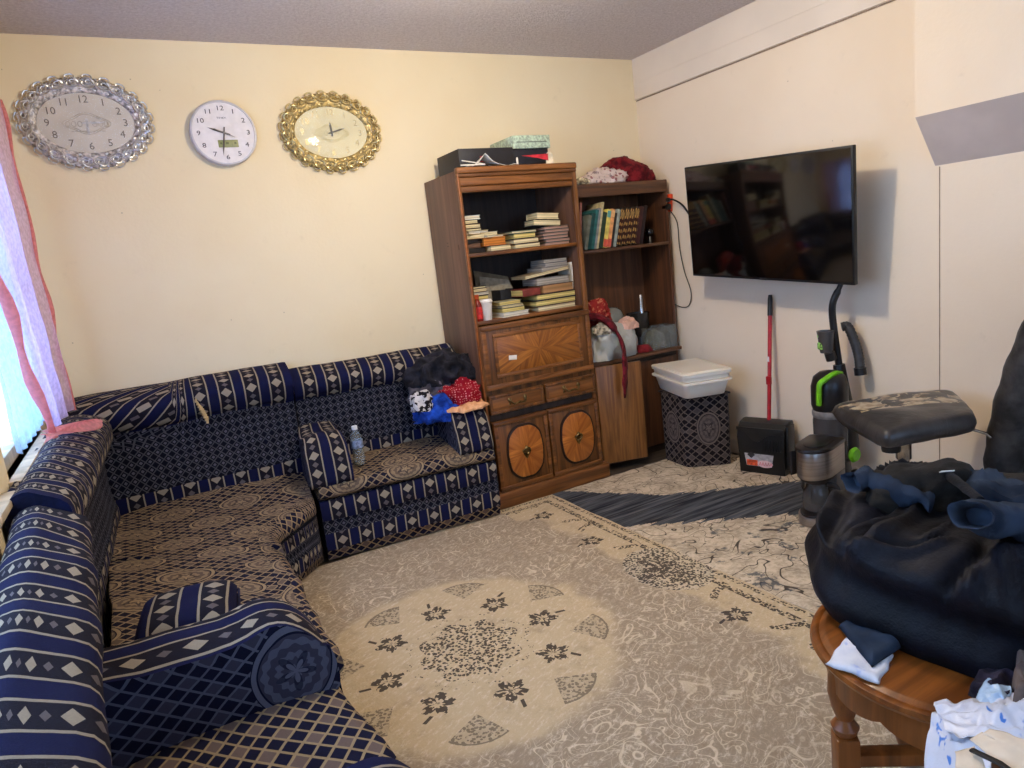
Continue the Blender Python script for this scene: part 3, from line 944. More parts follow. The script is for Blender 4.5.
for (tx, ty), (bx, by), w in (((-.345, 2.20), (-.318, 2.90), .020), ((-.302, 3.65), (-.292, 3.57), .018)):
    path = [Vector((tx, ty, ZR)).lerp(Vector((bx, by, .975)), i/24)+Vector((.006*math.sin(i*.9), .008*math.sin(i*.55), 0)) for i in range(25)]
    hm_ = MB(); hm_.tube(path, [w*(.8+.25*math.sin(i*1.3)) for i in range(25)], 8, flat=.55)
    hm_.build('hem', M_PINK, cu, world=True, sharp=180)
tl = MB()
def tail_fn(u, v):
    q = PI*(u-.5)
    x = -.335+.155*v; y = 2.86+.28*v+.15*(u-.5)*(1-.35*v)
    zr = .958+.012*math.sin(u*9+v*5)+.028*math.cos(q)*(1-.5*v)
    return (x+.01*math.sin(u*14), y, zr+.02*(1-v))
tl.grid(tail_fn, 20, 16)
tl.build('hem_tail', M_PINK, cu, world=True, sharp=180)
cw = thing('sheer_curtain', 'plain white sheer curtain against the window panes, behind the pink-edged one', 'curtain', (-.375, 2.9, 1.0))
MB().grid(curtain_sheet(((-.372, 2.50), (-.372, 3.36)), ((-.368, 2.52), (-.368, 3.34)), ZR, 1.0, .010, 7, 2.), 90, 24).build('drape', M_AQUA, cw, world=True, sharp=180)
rd = MB().tube([(-.352, 2.2, ZR+.012), (-.352, 3.78, ZR+.012)], .009, 10)
for yy in (2.22, 3.76): rd.ball((-.352, yy, ZR+.012), .02); rd.tube([(-.399, yy+.03 if yy < 3 else yy-.03, ZR+.012), (-.352, yy+.03 if yy < 3 else yy-.03, ZR+.012)], .007, 8)
tag(rd.build('curtain_rod', simple('white_rod', (220, 214, 208), .4)), 'thin white curtain rod above the window', 'curtain rod')

# ------------------------------------------------------------------ wooden cabinet
W_MID = wood('cabinet_walnut', (72, 42, 19), (132, 82, 38), 2)
W_MIDX = wood('cabinet_walnut_rail', (80, 46, 20), (146, 90, 42), 0)
W_SIDE = wood('cabinet_side_veneer', (84, 58, 46), (120, 86, 68), 2, .8, .5)
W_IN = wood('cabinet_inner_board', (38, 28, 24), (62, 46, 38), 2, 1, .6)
W_ORA = wood('cabinet_edge_oak', (112, 58, 20), (158, 88, 34), 0)
BRASS = simple('antique_brass', (116, 96, 62), .35, .9, .25, 60)


def sunburst(name, dark, light, cx, cz, n=8, rot=0., sq=1.):
    m = M(name, .36, 0, .5); x, y, z = m.xyz()
    a = (z-cz).atan2((x-cx)*sq)+rot
    w = a/(2*PI)*n
    k = w.floor()
    ang = (k+.5)*(2*PI/n)-rot
    d = (x-cx)*ang.sin()-(z-cz)*ang.cos()
    l = (x-cx)*ang.cos()+(z-cz)*ang.sin()
    g = m.noise(m.vec(d*55., l*4., k*3.7), 1., 4., .6, .5)
    par = (k*.5).frac().gt(.25)
    c = m.mix(dark, light, g.ss(.28, .74))
    c = m.mix(c, dark, par*.35)
    m.color(c)
    return m.mat
W_LID = sunburst('sunburst_veneer', (112, 60, 20), (186, 116, 46), 2.02, .886, 8, .0, .55)
W_OV1 = sunburst('left_oval_veneer', (140, 72, 22), (204, 124, 50), 1.853, .308, 8, .3)
W_OV2 = sunburst('right_oval_veneer', (140, 72, 22), (204, 124, 50), 2.210, .308, 8, .3)

CX0, CX1, CY0, CY1, CZ = 1.636, 2.400, 3.410, 3.855, 1.915
cab = thing('wall_cabinet', 'tall carved wooden cabinet with open shelves, drop-front desk, drawers and two oval-panelled doors', 'cabinet', (CX0, CY0, 0))
def part(mb, name, mat, parent=cab, **k): return mb.build(name, mat, parent, world=(parent is cab), **k)
b = MB()
b.box((CX0+.011, (CY0+.012+CY1)/2, .95), (.022, CY1-CY0-.012, 1.90), .002)
b.box((CX1-.011, (CY0+.012+CY1)/2, .95), (.022, CY1-CY0-.012, 1.90), .002)
part(b, 'side_panel', W_SIDE)
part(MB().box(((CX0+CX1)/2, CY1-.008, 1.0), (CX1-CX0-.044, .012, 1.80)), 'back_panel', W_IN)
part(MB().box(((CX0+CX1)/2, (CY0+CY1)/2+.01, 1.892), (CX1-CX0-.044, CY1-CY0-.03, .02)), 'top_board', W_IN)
part(MB().box(((CX0+CX1)/2, (CY0+CY1)/2+.01, 1.4515), (CX1-CX0-.044, CY1-CY0-.03, .020), .003), 'shelf', W_MIDX)
part(MB().box(((CX0+CX1)/2, (CY0+CY1)/2+.01, 1.0765), (CX1-CX0-.044, CY1-CY0-.03, .022), .003), 'shelf', W_MIDX)
fr = MB()
for xx, ww in ((CX0+.009, .018), (CX1-.015, .030)): fr.box((xx, CY0+.006, 1.0), (ww, .024, 1.79), .005)
part(fr, 'front_stile', W_MID)
ed = MB().box((CX0+.003, CY0+.0, 1.0), (.008, .020, 1.79), .003)
part(ed, 'edge_strip', W_ORA)
cr = MB()
for zz, h, d in ((1.800, .032, .010), (1.840, .046, .014), (1.872, .022, .022), (1.897, .034, .028)):
    cr.box(((CX0+CX1)/2, CY0+.012-d/2+.006, zz), (CX1-CX0+.002+d*.1, d+.012, h), .008, seg=3)
part(cr, 'cornice', W_MIDX)
# drop-front desk
lz0, lz1 = .698, 1.062
lid = MB().box(((CX0+CX1)/2, CY0-.004, (lz0+lz1)/2), (CX1-CX0-.03, .022, lz1-lz0), .004)
lo = part(lid, 'drop_front', W_MID)
def ring_frame(x0, x1, z0, z1, w, y, t, prof=.004):
    mb = MB()
    for c, d in ((((x0+x1)/2, y, z1-w/2), (x1-x0, t, w)), (((x0+x1)/2, y, z0+w/2), (x1-x0, t, w)),
                 ((x0+w/2, y, (z0+z1)/2), (w, t, z1-z0-2*w)), ((x1-w/2, y, (z0+z1)/2), (w, t, z1-z0-2*w))):
        mb.box(c, d, prof)
    return mb
def sub(mb, name, mat, parent): 
    o = mb.build(name, mat); o.parent = parent
    off = cab.location
    for v in o.data.vertices: v.co -= off
    return o
def sub_w(mb, name, mat, parent): 
    """sub-part whose material uses room coordinates: keep object coordinates by offsetting the object"""
    o = mb.build(name, mat); o.parent = parent; o.location = -Vector(cab.location)
    return o
sub(ring_frame(1.655, 2.387, lz0, lz1, .030, CY0-.017, .014, .006), 'lid_moulding', W_MIDX, lo)
sub(ring_frame(1.725, 2.318, .760, 1.010, .022, CY0-.018, .012, .005), 'panel_moulding', W_MIDX, lo)
sub_w(MB().box((2.0215, CY0-.0165, .885), (.556, .006, .215), .002), 'sunburst_panel', W_LID, lo)
st = MB().box((1.838, CY0-.0205, .862), (.052, .0015, .026), .0005, rot=Matrix.Rotation(.1, 4, 'Y'))
so = sub(st, 'sticker', simple('white_sticker', (226, 218, 206), .6, 0, .03), lo); so['label'] = 'torn white paper sticker'
# drawers
for x0, x1 in ((1.660, 2.018), (2.034, 2.390)):
    dz0, dz1 = .558, .668
    d = part(MB().box(((x0+x1)/2, CY0-.004, (dz0+dz1)/2), (x1-x0, .022, dz1-dz0), .004), 'drawer', W_MIDX)
    sub(ring_frame(x0, x1, dz0, dz1, .018, CY0-.016, .012, .005), 'drawer_moulding', W_MID, d)
    hx, hz = (x0+x1)/2, (dz0+dz1)/2
    h = MB()
    h.tube(smooth_path([(hx-.052, CY0-.016, hz+.012), (hx-.050, CY0-.030, hz+.006), (hx-.032, CY0-.036, hz-.012), (hx, CY0-.038, hz-.006), (hx+.032, CY0-.036, hz-.012), (hx+.050, CY0-.030, hz+.006), (hx+.052, CY0-.016, hz+.012)], 5), .0055, 8)
    for s in (-1, 1):
        h.ball((hx+s*.052, CY0-.017, hz+.012), (.013, .006, .013), sub=2)
        h.ball((hx+s*.052, CY0-.017, hz-.012), (.008, .005, .010), sub=1)
    h.ball((hx, CY0-.040, hz-.006), (.010, .006, .008), sub=2)
    sub(h, 'handle', BRASS, d)
part(MB().box(((CX0+CX1)/2, CY0+.012, .682), (CX1-CX0-.04, .02, .030)), 'rail', W_MID)
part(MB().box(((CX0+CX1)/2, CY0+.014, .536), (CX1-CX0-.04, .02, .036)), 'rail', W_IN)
# lower doors with a scalloped oval
for x0, x1, wm in ((1.664, 2.022, W_OV1), (2.031, 2.390, W_OV2)):
    d = part(MB().box(((x0+x1)/2, CY0-.004, .308), (x1-x0, .022, .412), .004), 'door', W_MID)
    sub(ring_frame(x0, x1, .102, .514, .026, CY0-.017, .016, .007), 'door_moulding', W_MIDX, d)
    ox, oz = (x0+x1)/2+.010, .308
    def oval(k, sc=.02):
        pts = []
        for i in range(72):
            q = 2*PI*i/72
            e = 1-sc*abs(math.sin(q*5))**.6
            e2 = (abs(math.cos(q))**2.6+abs(math.sin(q))**2.6)**(-1/2.6)
            pts.append(((.118*k)*math.cos(q)*e*e2, (.158*k)*math.sin(q)*e*e2))
        return pts
    MX = Matrix(((1, 0, 0, ox), (0, 0, 1, CY0-.0265), (0, -1, 0, oz), (0, 0, 0, 1)))
    sub(MB().prism(oval(1.06), 0, .012, .003, mx=MX), 'oval_moulding', simple('dark_groove_wood', (40, 20, 10), .5), d)
    sub_w(MB().prism(oval(.97), -.004, .006, .003, mx=MX), 'oval_panel', wm, d)
    kb = MB()
    ks = .0
    kb.prism([(0, .036), (.014, .016), (.030, .010), (.022, -.010), (.010, -.034), (0, -.046), (-.010, -.034), (-.022, -.010), (-.030, .010), (-.014, .016)][::-1], -.0055, -.002, .0008, mx=Matrix(((1, 0, 0, ox), (0, 0, 1, CY0-.0265), (0, 1, 0, oz), (0, 0, 0, 1))))
    kb.tube([(ox+.022*math.cos(w), CY0-.040-.006*math.sin(w), oz+.004+.020*math.sin(w)) for w in [2*PI*i/20 for i in range(20)]], .004, 6, closed=True)
    kb.ball((ox, CY0-.036, oz+.024), (.009, .008, .008), sub=2)
    sub(kb, 'pull', BRASS, d)
pl = MB().box(((CX0+CX1)/2+.010, (CY0+CY1)/2-.014, .047), (CX1-CX0+.050, CY1-CY0+.024, .094), .008, seg=3)
pl.box(((CX0+CX1)/2+.008, (CY0+CY1)/2-.010, .096), (CX1-CX0+.034, CY1-CY0+.010, .012), .005)
part(pl, 'plinth', W_MIDX)

# ------------------------------------------------------------------ corner bookcase
W_BC = wood('bookcase_walnut', (62, 36, 22), (104, 64, 38), 2, .9, .5)
W_BCX = wood('bookcase_walnut_rail', (64, 40, 26), (110, 72, 44), 0, .9, .5)
W_DOOR = wood('bookcase_oak_door', (104, 64, 28), (150, 98, 48), 2, 1.1, .42, 2.2)
W_BCI = wood('bookcase_inner_board', (74, 44, 26), (110, 70, 42), 2, .9, .6)
BX0, BX1, BY0, BY1, BZ = 2.445, 3.225, 3.565, 3.858, 1.805
bc = thing('bookcase', 'dark walnut corner bookcase with bowed shelf and an ajar oak door, right of the cabinet', 'bookcase', (BX0, BY0, 0))
def bpart(mb, name, mat, **k): return mb.build(name, mat, bc, world=True, **k)
s = MB()
s.box((BX0+.010, (BY0+BY1)/2, BZ/2), (.020, BY1-BY0, BZ), .002); s.box((BX1-.010, (BY0+BY1)/2, BZ/2), (.020, BY1-BY0, BZ), .002)
bpart(s, 'side_panel', W_BC)
bpart(MB().box(((BX0+BX1)/2, BY1-.006, .92), (BX1-BX0-.04, .010, 1.74)), 'back_panel', W_BCI)
tp = MB().box(((BX0+BX1)/2, (BY0+BY1)/2, BZ-.012), (BX1-BX0-.03, BY1-BY0, .022), .002); tp.box(((BX0+BX1)/2, BY0+.004, BZ-.040), (BX1-BX0-.006, .022, .076), .003)
bpart(tp, 'top_rail', W_BCX)
nb = 18
poly = [(BX0+.02, BY1-.015), (BX1-.02, BY1-.015)]+[(BX1-.02-(BX1-BX0-.04)*i/nb, BY0-.005-.055*math.sin(PI*i/nb)) for i in range(nb+1)]
bpart(MB().prism(poly, 1.385, 1.405, .003), 'bowed_shelf', W_BCX)
bpart(MB().box(((BX0+BX1)/2, 3.675, .690), (BX1-BX0-.04, .345, .022), .004), 'counter', W_BCX)
lw = MB().box((2.735, BY0+.01, .355), (.02, .02, .63)); lw.box(((BX0+BX1)/2, BY0+.01, .645), (BX1-BX0-.04, .018, .045)); lw.box(((BX0+BX1)/2, BY0+.01, .025), (BX1-BX0-.04, .018, .05))
bpart(lw, 'lower_frame', simple('dark_bookcase_frame', (40, 28, 22), .6))
d1 = MB().box((2.98, BY0-.004, .345), (.44, .018, .59), .004)
bpart(d1, 'door', W_BC)
# the left door stands ajar
A = Vector((2.452, 3.475, 0)); B = Vector((2.742, 3.385, 0)); dv = B-A
dr = MB().box(((A+B)/2)+Vector((0, 0, .372)), (dv.length, .018, .632), .004, rot=math.atan2(dv.y, dv.x))
do = dr.build('door', W_DOOR, bc, world=True); do['label'] = 'oak door standing ajar'
for zz in (.15, .60): MB().box((2.456, 3.522, zz), (.012, .085, .03), .002).build('hinge', simple('dark_steel', (60, 56, 52), .4, .8), bc, world=True)

# ------------------------------------------------------------------ books and shelf contents
def book(label, w, d, h, cover, pages, loc, rz=0., mode='flat', tilt=0., group=None, open_side=-1):
    """a closed book. flat: w along the shelf, d into it, h thick. upright: w thick, d deep, h tall"""
    if mode == 'upright': loc = Vector(loc)+Vector((0, 0, w/2*math.sin(abs(tilt))+.0005))
    elif tilt: loc = Vector(loc)+Vector((0, 0, w/2*math.sin(abs(tilt))-.006))
    mx = Matrix.Translation(loc) @ Matrix.Rotation(rz, 4, 'Z') @ Matrix.Rotation(tilt, 4, 'Y')
    t = thing('book', label, 'book', mx=mx, group=group)
    c = min(w, h)*.12 if mode == 'flat' else min(w, d)*.10
    c = max(.0018, min(c, .004))
    mb, pg = MB(), MB()
    if mode == 'flat':            # cover boards top and bottom, spine at the back
        mb.box((0, 0, c/2), (w, d, c), .0008); mb.box((0, 0, h-c/2), (w, d, c), .0008); mb.box((0, d/2-c/2, h/2), (w, c, h-.0005), .0008)
        pg.box((0, -.001, h/2), (w-.008, d-.008, h-2*c), .0006)
    elif mode == 'spine':         # flat, spine towards the room
        mb.box((0, 0, c/2), (w, d, c), .0008); mb.box((0, 0, h-c/2), (w, d, c), .0008); mb.box((0, -d/2+c/2, h/2), (w, c, h-.0005), .0015)
        pg.box((0, .001, h/2), (w-.008, d-.008, h-2*c), .0006)
    else:                         # upright, spine to the room
        mb.box((-w/2+c/2, 0, h/2), (c, d, h), .0008); mb.box((w/2-c/2, 0, h/2), (c, d, h), .0008); mb.box((0, -d/2+c/2, h/2), (w-.0005, c, h), .0015)
        pg.box((0, .002, h/2), (w-2*c, d-.010, h-.010), .0006)
    mb.build('cover', cover, t); pg.build('pages', pages, t)
    return t
def cv(c): return simple('book_cover_%02x%02x%02x' % c, c, .55, 0, .12, 25)
def pgm(name, c, lines=420.):
    if name in MATS: return MATS[name]
    m = M(name, .9, 0, .1); x, y, z = m.xyz()
    k = ((z+m.noise(m.vec(x*2., y*2., z*60.), 3., 2.)*.004)*lines).sin()*.5+.5
    m.color(m.mix(tuple(v*.80 for v in c), c, k)); MATS[name] = m.mat
    return m.mat
PC, PW, PP, PY_ = pgm('cream_pages', (226, 206, 160)), pgm('white_pages', (222, 212, 192)), pgm('pinkish_pages', (178, 140, 122), 300.), pgm('yellowed_pages', (222, 196, 120))
YS = CY0+.022
Z1, Z2 = 1.4615, 1.0875


def stack(x, z, items, y=YS, grp=None):
    """items from the bottom: (label, w, d, h, cover, pages, mode, dx, dy, rz)"""
    for lab, w, d, h, c, p, mode, dx, dy, rz in items:
        book(lab, w, d, h, cv(c), p, (x+dx, y+d/2+dy+.012, z), rz, mode, group=grp); z += h+.0006
    return z
BK, GR, OR, CRM, BRN, GRY, WHT, TL, RD, OLV = (34, 30, 30), (20, 62, 52), (176, 104, 44), (206, 186, 140), (86, 58, 40), (112, 106, 100), (206, 202, 190), (92, 120, 112), (120, 50, 40), (120, 112, 76)
U = 'upper cabinet shelf'
stack(1.728, Z1, [
    ('black-covered book lying at the bottom of the upper-left stack', .13, .20, .028, BK, PC, 'spine', -.012, .03, .15),
    ('dark brown book, second from the bottom of the upper-left stack', .125, .19, .026, BRN, PC, 'spine', -.015, .03, -.2),
    ('black notebook, third from the bottom of the upper-left stack', .125, .18, .022, BK, PW, 'spine', -.012, .03, .25),
    ('tan paperback in the middle of the upper-left stack', .14, .19, .026, (150, 118, 80), PC, 'flat', .0, .02, -.12),
    ('thin pale book above the tan paperback, upper-left stack', .14, .19, .018, CRM, PW, 'flat', .010, .02, .2),
    ('dark thin book fourth from the top of the upper-left stack', .12, .18, .012, BK, PC, 'flat', -.008, .02, -.05),
    ('cream paperback third from the top of the upper-left stack', .12, .18, .024, BRN, PC, 'flat', -.020, .02, .1),
    ('cream-edged book second from the top of the upper-left stack', .115, .18, .022, BK, PC, 'flat', -.026, .02, .0),
    ('pale blue-white book topmost of the upper-left stack', .135, .18, .022, (196, 204, 202), PW, 'flat', -.012, .02, -.12)])
stack(1.858, Z1, [
    ('thick cream-paged book at the bottom beside the orange one, upper shelf', .135, .18, .032, BRN, PC, 'flat', .012, .0, .04),
    ('orange-edged book above a thick cream-paged one, upper shelf', .140, .18, .046, OR, pgm('orange_pages', (196, 120, 54)), 'flat', -.008, .012, -.06),
    ('thin pale pamphlet on the orange-edged book, upper shelf', .12, .15, .010, CRM, PW, 'flat', -.02, .012, .2),
    ('small cream book on top of the orange-edged pile, upper shelf', .105, .15, .020, (160, 150, 128), PC, 'flat', -.035, .012, -.1)])
z = stack(2.046, Z1, [
    ('cream-paged book at the bottom under the green book, upper shelf', .172, .18, .026, BK, PC, 'flat', .0, .0, .03),
    ('cream-paged book second from the bottom under the green book', .168, .18, .028, BRN, PC, 'flat', .0, .004, -.02),
    ('yellowed thick book directly beneath the green book, upper shelf', .150, .17, .030, GR, PY_, 'flat', -.008, .01, .05)])
book('dark green hardback lying on top of the middle stack, upper shelf', .168, .17, .014, cv(GR), PC, (2.036, YS+.105, z), .05, 'flat', 0)
z = Z1
for i, lab in enumerate(('bottom', 'second from the bottom', 'third from the bottom', 'fourth from the bottom', 'fifth from the bottom', 'topmost')):
    book('pinkish-edged thin book, %s of the six on the upper shelf' % lab, .172, .20, .0178, cv((40+i*3, 58, 54)), PP, (2.262+.004*math.sin(i*2), YS+.125, z), .05*math.sin(i*1.7)-.03, 'flat'); z += .0182
book('thick cream book lying on the six pinkish ones, upper shelf', .178, .14, .036, cv(BK), PC, (2.215, YS+.105, z), -.10, 'flat', .10)
book('cream book with slanted cover, topmost at the right of the upper shelf', .150, .13, .036, cv((200, 180, 136)), PC, (2.222, YS+.105, z+.041), -.04, 'flat', .08)
# lower cabinet shelf
stack(1.735, Z2, [
    ('cream book at the bottom of the lower-left stack, behind the cup', .13, .17, .060, BRN, PC, 'flat', .008, .075, .0),
    ('thick cream book second in the lower-left stack, behind the cup', .125, .17, .048, CRM, PW, 'flat', .008, .075, .06),
    ('yellowed book third in the lower-left stack, behind the cup', .12, .16, .030, BK, PY_, 'flat', .006, .075, -.06),
    ('pale grey book fourth in the lower-left stack, behind the cup', .125, .16, .018, GRY, PW, 'flat', .004, .075, .08),
    ('cream book fifth in the lower-left stack, behind the cup', .125, .16, .020, BRN, PC, 'flat', -.002, .075, -.04),
    ('dark book topmost of the lower-left stack, behind the cup', .11, .15, .012, BK, PC, 'flat', -.006, .075, .1)])
stack(1.910, Z2, [
    ('white paperback at the bottom front of the lower shelf, right of the cup', .175, .15, .026, WHT, PW, 'flat', .008, -.004, .05),
    ('olive-edged book second from the bottom, right of the cup', .150, .15, .024, OLV, PY_, 'flat', .002, .0, -.03),
    ('dark book third from the bottom, right of the cup', .150, .14, .016, BK, PC, 'flat', -.004, .004, .06),
    ('yellow-grey book topmost of the low pile right of the cup', .140, .14, .022, (150, 142, 112), PY_, 'flat', -.012, .006, -.04)])
z = stack(2.205, Z2, [
    ('tan book at the bottom of the right stack, lower shelf', .265, .19, .030, (142, 112, 82), PC, 'flat', .0, .0, .0),
    ('yellow-paged book second from the bottom, right stack, lower shelf', .285, .19, .034, BK, PY_, 'flat', -.006, .0, .02),
    ('yellow-paged book third from the bottom, right stack, lower shelf', .270, .19, .034, BK, PY_, 'flat', .004, .0, -.01)])
book('book with a maroon marbled edge on the right stack, lower shelf', .215, .18, .050, cv(BRN), pgm('marbled_pages', (176, 130, 86), 160.), (2.228, YS+.105, z), 0, 'flat')
book('short maroon-spined book left of the marbled one, lower shelf', .125, .16, .042, cv(RD), PY_, (2.040, YS+.10, z+.0), .06, 'spine')
z += .0505
z = stack(2.205, z, [('grey-covered thick book above the marbled one, lower shelf', .225, .18, .040, (128, 120, 112), pgm('grey_pages', (168, 158, 146)), 'flat', .0, .01, -.04)])
book('long cream-edged atlas lying askew near the top of the lower shelf pile', .300, .19, .018, cv((150, 130, 100)), PC, (2.175, YS+.12, z+.010), -.06, 'flat', -.10)
stack(2.235, z+.034, [
    ('grey book lying above the long atlas, lower shelf', .190, .17, .026, (120, 112, 104), pgm('grey_pages', (168, 158, 146)), 'flat', .0, .03, .0),
    ('slim grey book second from the top of the lower shelf pile', .165, .16, .022, (104, 100, 100), pgm('grey_pages', (168, 158, 146)), 'flat', .01, .03, .04),
    ('grey book topmost of the lower shelf pile', .165, .16, .020, (96, 90, 84), pgm('grey_pages', (168, 158, 146)), 'flat', .01, .03, -.03)])
op = thing('file_folder', 'open tan card folder wedged behind the books on the lower shelf', 'folder', (1.93, YS+.24, Z2+.09))
fm = MB()
fm.prism([(-.13, .0), (.13, .02), (.10, .13), (-.12, .19)], 0, .002, mx=Matrix.Rotation(PI/2-.15, 4, 'X'))
fm.build('card', simple('tan_card', (118, 102, 78), .8), op)
pf = MB()
pf.prism([(-.11, .0), (.12, .02), (.09, .11), (-.10, .15)], .006, .008, mx=Matrix.Rotation(PI/2-.05, 4, 'X'))
pf.build('papers', simple('dull_paper', (150, 138, 116), .8), op)
bl = book('black box file standing behind the low pile, lower shelf', .10, .16, .15, cv((24, 24, 28)), PW, (1.945, YS+.225, Z2), .1, 'upright')
sh = thing('paper_sheet', 'curved white paper standing at the right end of the lower shelf', 'paper', (2.352, YS+.02, Z2))
MB().grid(lambda u, v: (-.030+.046*math.sin(v*PI*.62)*(.6+.4*u), .01+.19*u, .002+.262*v-.01*u), 10, 14).build('sheet', simple('white_paper', (214, 206, 194), .8, 0, .02), sh, sharp=180)
sol = sh.children[0].modifiers.new('thickness', 'SOLIDIFY'); sol.thickness = .002
cp = thing('paper_cup', 'white foam cup at the front of the lower cabinet shelf', 'cup', (1.745, YS+.030, Z2))
MB().lathe([(0, .001), (.024, .0), (.026, .004), (.035, .098), (.036, .10)], 28, cap=False).build('cup_body', simple('white_foam', (224, 214, 202), .6, 0, .02), cp)
MB().lathe([(.036, .098), (.0385, .1), (.0385, .107), (.034, .112), (.033, .117), (0, .117)], 28, cap=False).build('lid', simple('white_lid', (230, 222, 212), .4, 0, .02), cp)
bt = thing('sauce_bottle', 'small red-labelled bottle left of the white cup', 'bottle', (1.693, YS+.034, Z2))
MB().lathe([(0, .0), (.023, .0), (.025, .004), (.025, .085), (.022, .098), (.012, .116), (.011, .126)], 24).build('body', simple('red_sauce', (120, 30, 20), .25), bt)
MB().lathe([(.0256, .014), (.0256, .080)], 24, cap=False).build('label', simple('red_label', (186, 40, 36), .5, 0, .2, 60), bt)
MB().lathe([(.013, .124), (.0135, .126), (.0135, .145), (.011, .148), (0, .148)], 20).build('cap', simple('orange_cap', (176, 70, 30), .5), bt)

# top of the cabinet
TZ = CZ+.0005
def carton(name, label, cat, c, d, mat, rz=0., lid=None):
    t = thing(name, label, cat, c, rz)
    MB().box((0, 0, d[2]*.5), d, .003).build('carton', mat, t)
    return t
bx = carton('storage_box', 'long black box with red lettering on top of the cabinet', 'box', (1.873, 3.635, TZ), (.342, .29, .108), simple('black_card', (34, 32, 36), .5, 0, .1))
tx = MB(); text_mb(tx, 'nyo', .034, Matrix(((1, 0, 0, -.02), (0, 0, -1, -.1462), (0, 1, 0, .060), (0, 0, 0, 1)))); tx.box((-.02, -.1462, .036), (.09, .001, .004)); tx.box((-.01, -.1462, .026), (.05, .001, .004))
tx.build('red_lettering', simple('red_print', (170, 50, 56), .5), bx)
b2x = carton('storage_box', 'small black box beneath the pale green carton on top of the cabinet', 'box', (2.18, 3.64, TZ), (.26, .20, .105), simple('black_card_matte', (28, 28, 38), .6))
gx = carton('storage_box', 'pale green speckled carton on the small black box, top of the cabinet', 'box', (2.195, 3.665, TZ+.1055), (.250, .28, .072), simple('mint_speckled_card', (170, 186, 164), .6, 0, .16, 70))
MB().box((0, -.1405, .035), (.20, .001, .006)).build('dark_print', simple('grey_print', (110, 120, 108), .6), gx)
rb = thing('red_pennant', 'red and white folded card at the right end of the cabinet top', 'card', (2.20, 3.45, TZ+.001))
MB().prism([(-.13, .052), (.045, .058), (.045, .020), (-.02, .036)], 0, .004, mx=Matrix.Rotation(PI/2, 4, 'X')).build('red_card', simple('red_card', (196, 44, 56), .6), rb)
MB().prism([(.028, 0), (.078, 0), (.080, .05), (.06, .075), (.04, .060)], 0, .006, mx=Matrix.Rotation(PI/2-.1, 4, 'X')).build('white_card', simple('ivory_card', (222, 206, 180), .6), rb)
pp = thing('crumpled_paper', 'folded white papers at the front of the cabinet top', 'paper', (1.86, 3.435, TZ))
def paper_fn(u, v):
    x = -.16+.32*u; y = -.03+.07*v
    h = .062*max(0, 1-abs(u-.38)/.26)**1.2*(1-.3*v)+.004*math.sin(u*22)
    return (x, y, .003+h)
MB().grid(paper_fn, 24, 6).build('sheet', MATS['white_paper'], pp, sharp=30)
pp.children[0].modifiers.new('thickness', 'SOLIDIFY').thickness = .002
MB().tube([(-.19, -.02, .010), (-.05, -.035, .008)], .004, 6).tube([(-.18, -.02, .034), (-.06, -.03, .012)], .003, 6).build('paper_roll', MATS['white_paper'], pp)
pn = thing('pen', 'small white stub standing at the front edge of the cabinet top', 'pen', (2.035, 3.44, TZ))
MB().lathe([(0, 0), (.006, 0), (.006, .035), (.003, .044), (0, .044)], 10).build('stub', MATS['white_lid'], pn)

# bowed shelf of the bookcase
ZB = 1.4055
ups = [  # x, width, height, colour, lean, label
    (2.498, .014, .29, (150, 96, 84), .10, 'tall thin pink-brown book at the left end of the bookcase shelf'),
    (2.530, .022, .215, (96, 100, 92), .04, 'grey-green short book second from the left on the bookcase shelf'),
    (2.562, .026, .225, (24, 66, 66), .16, 'dark teal book third from the left on the bookcase shelf'),
    (2.592, .022, .245, (40, 92, 92), .17, 'teal book leaning beside a dark teal one on the bookcase shelf'),
    (2.618, .016, .255, (128, 128, 128), .18, 'grey-spined book leaning against the tall cream one, bookcase shelf'),
    (2.640, .014, .290, (190, 172, 128), .19, 'tall thin cream book rising above its neighbours on the bookcase shelf'),
    (2.668, .032, .225, (36, 56, 40), .16, 'dark green book with yellow marks right of the tall cream book'),
    (2.708, .030, .240, (206, 186, 92), .14, 'yellow book with a red foot, middle of the bookcase shelf'),
    (2.742, .028, .240, (216, 150, 92), .16, 'orange book with a red foot, middle of the bookcase shelf'),
    (2.774, .018, .215, (44, 38, 34), .17, 'thin black book between the orange and the grey ones'),
    (2.800, .022, .236, (150, 156, 144), .18, 'pale grey book left of the gilded set')]
TILT, xb = .27, None
for x_, w, h, c, ln, lab in ups:
    if ln == .10: tl_ = .12; px_ = x_-.008
    else:
        px_ = 2.530 if xb is None else xb+w/2/math.cos(TILT)
        tl_ = TILT; xb = px_+w/2/math.cos(TILT)+.0008
    o = book(lab, w, .17, h, cv(c), PW, (px_, 3.645, ZB+.002), 0, 'upright', tl_)
    if 'red foot' in lab:
        q = MB().box((0, -.0858, .028), (w*.96, .0012, .05)); q.build('spine_foot', simple('red_spine_print', (196, 84, 66), .5), o)
        MB().box((0, -.0858, h-.03), (w*.9, .0012, .04)).build('spine_head', simple('teal_spine_print', (90, 150, 140), .5) if 'yellow' in lab else simple('pale_spine_print', (226, 176, 120), .5), o)
gm = M('gilded_spine', .4, .3); x, y, z = gm.xyz()
kk = ((z*150.).sin()*.5+.5)*((x*420.).sin()*.5+.5)+gm.noise(gm.vec(x*1., y, z), 70., 2.)*.6
gm.color(gm.mix((58, 26, 22), (190, 150, 84), kk.ss(.62, .8)))
gilded = gm.mat
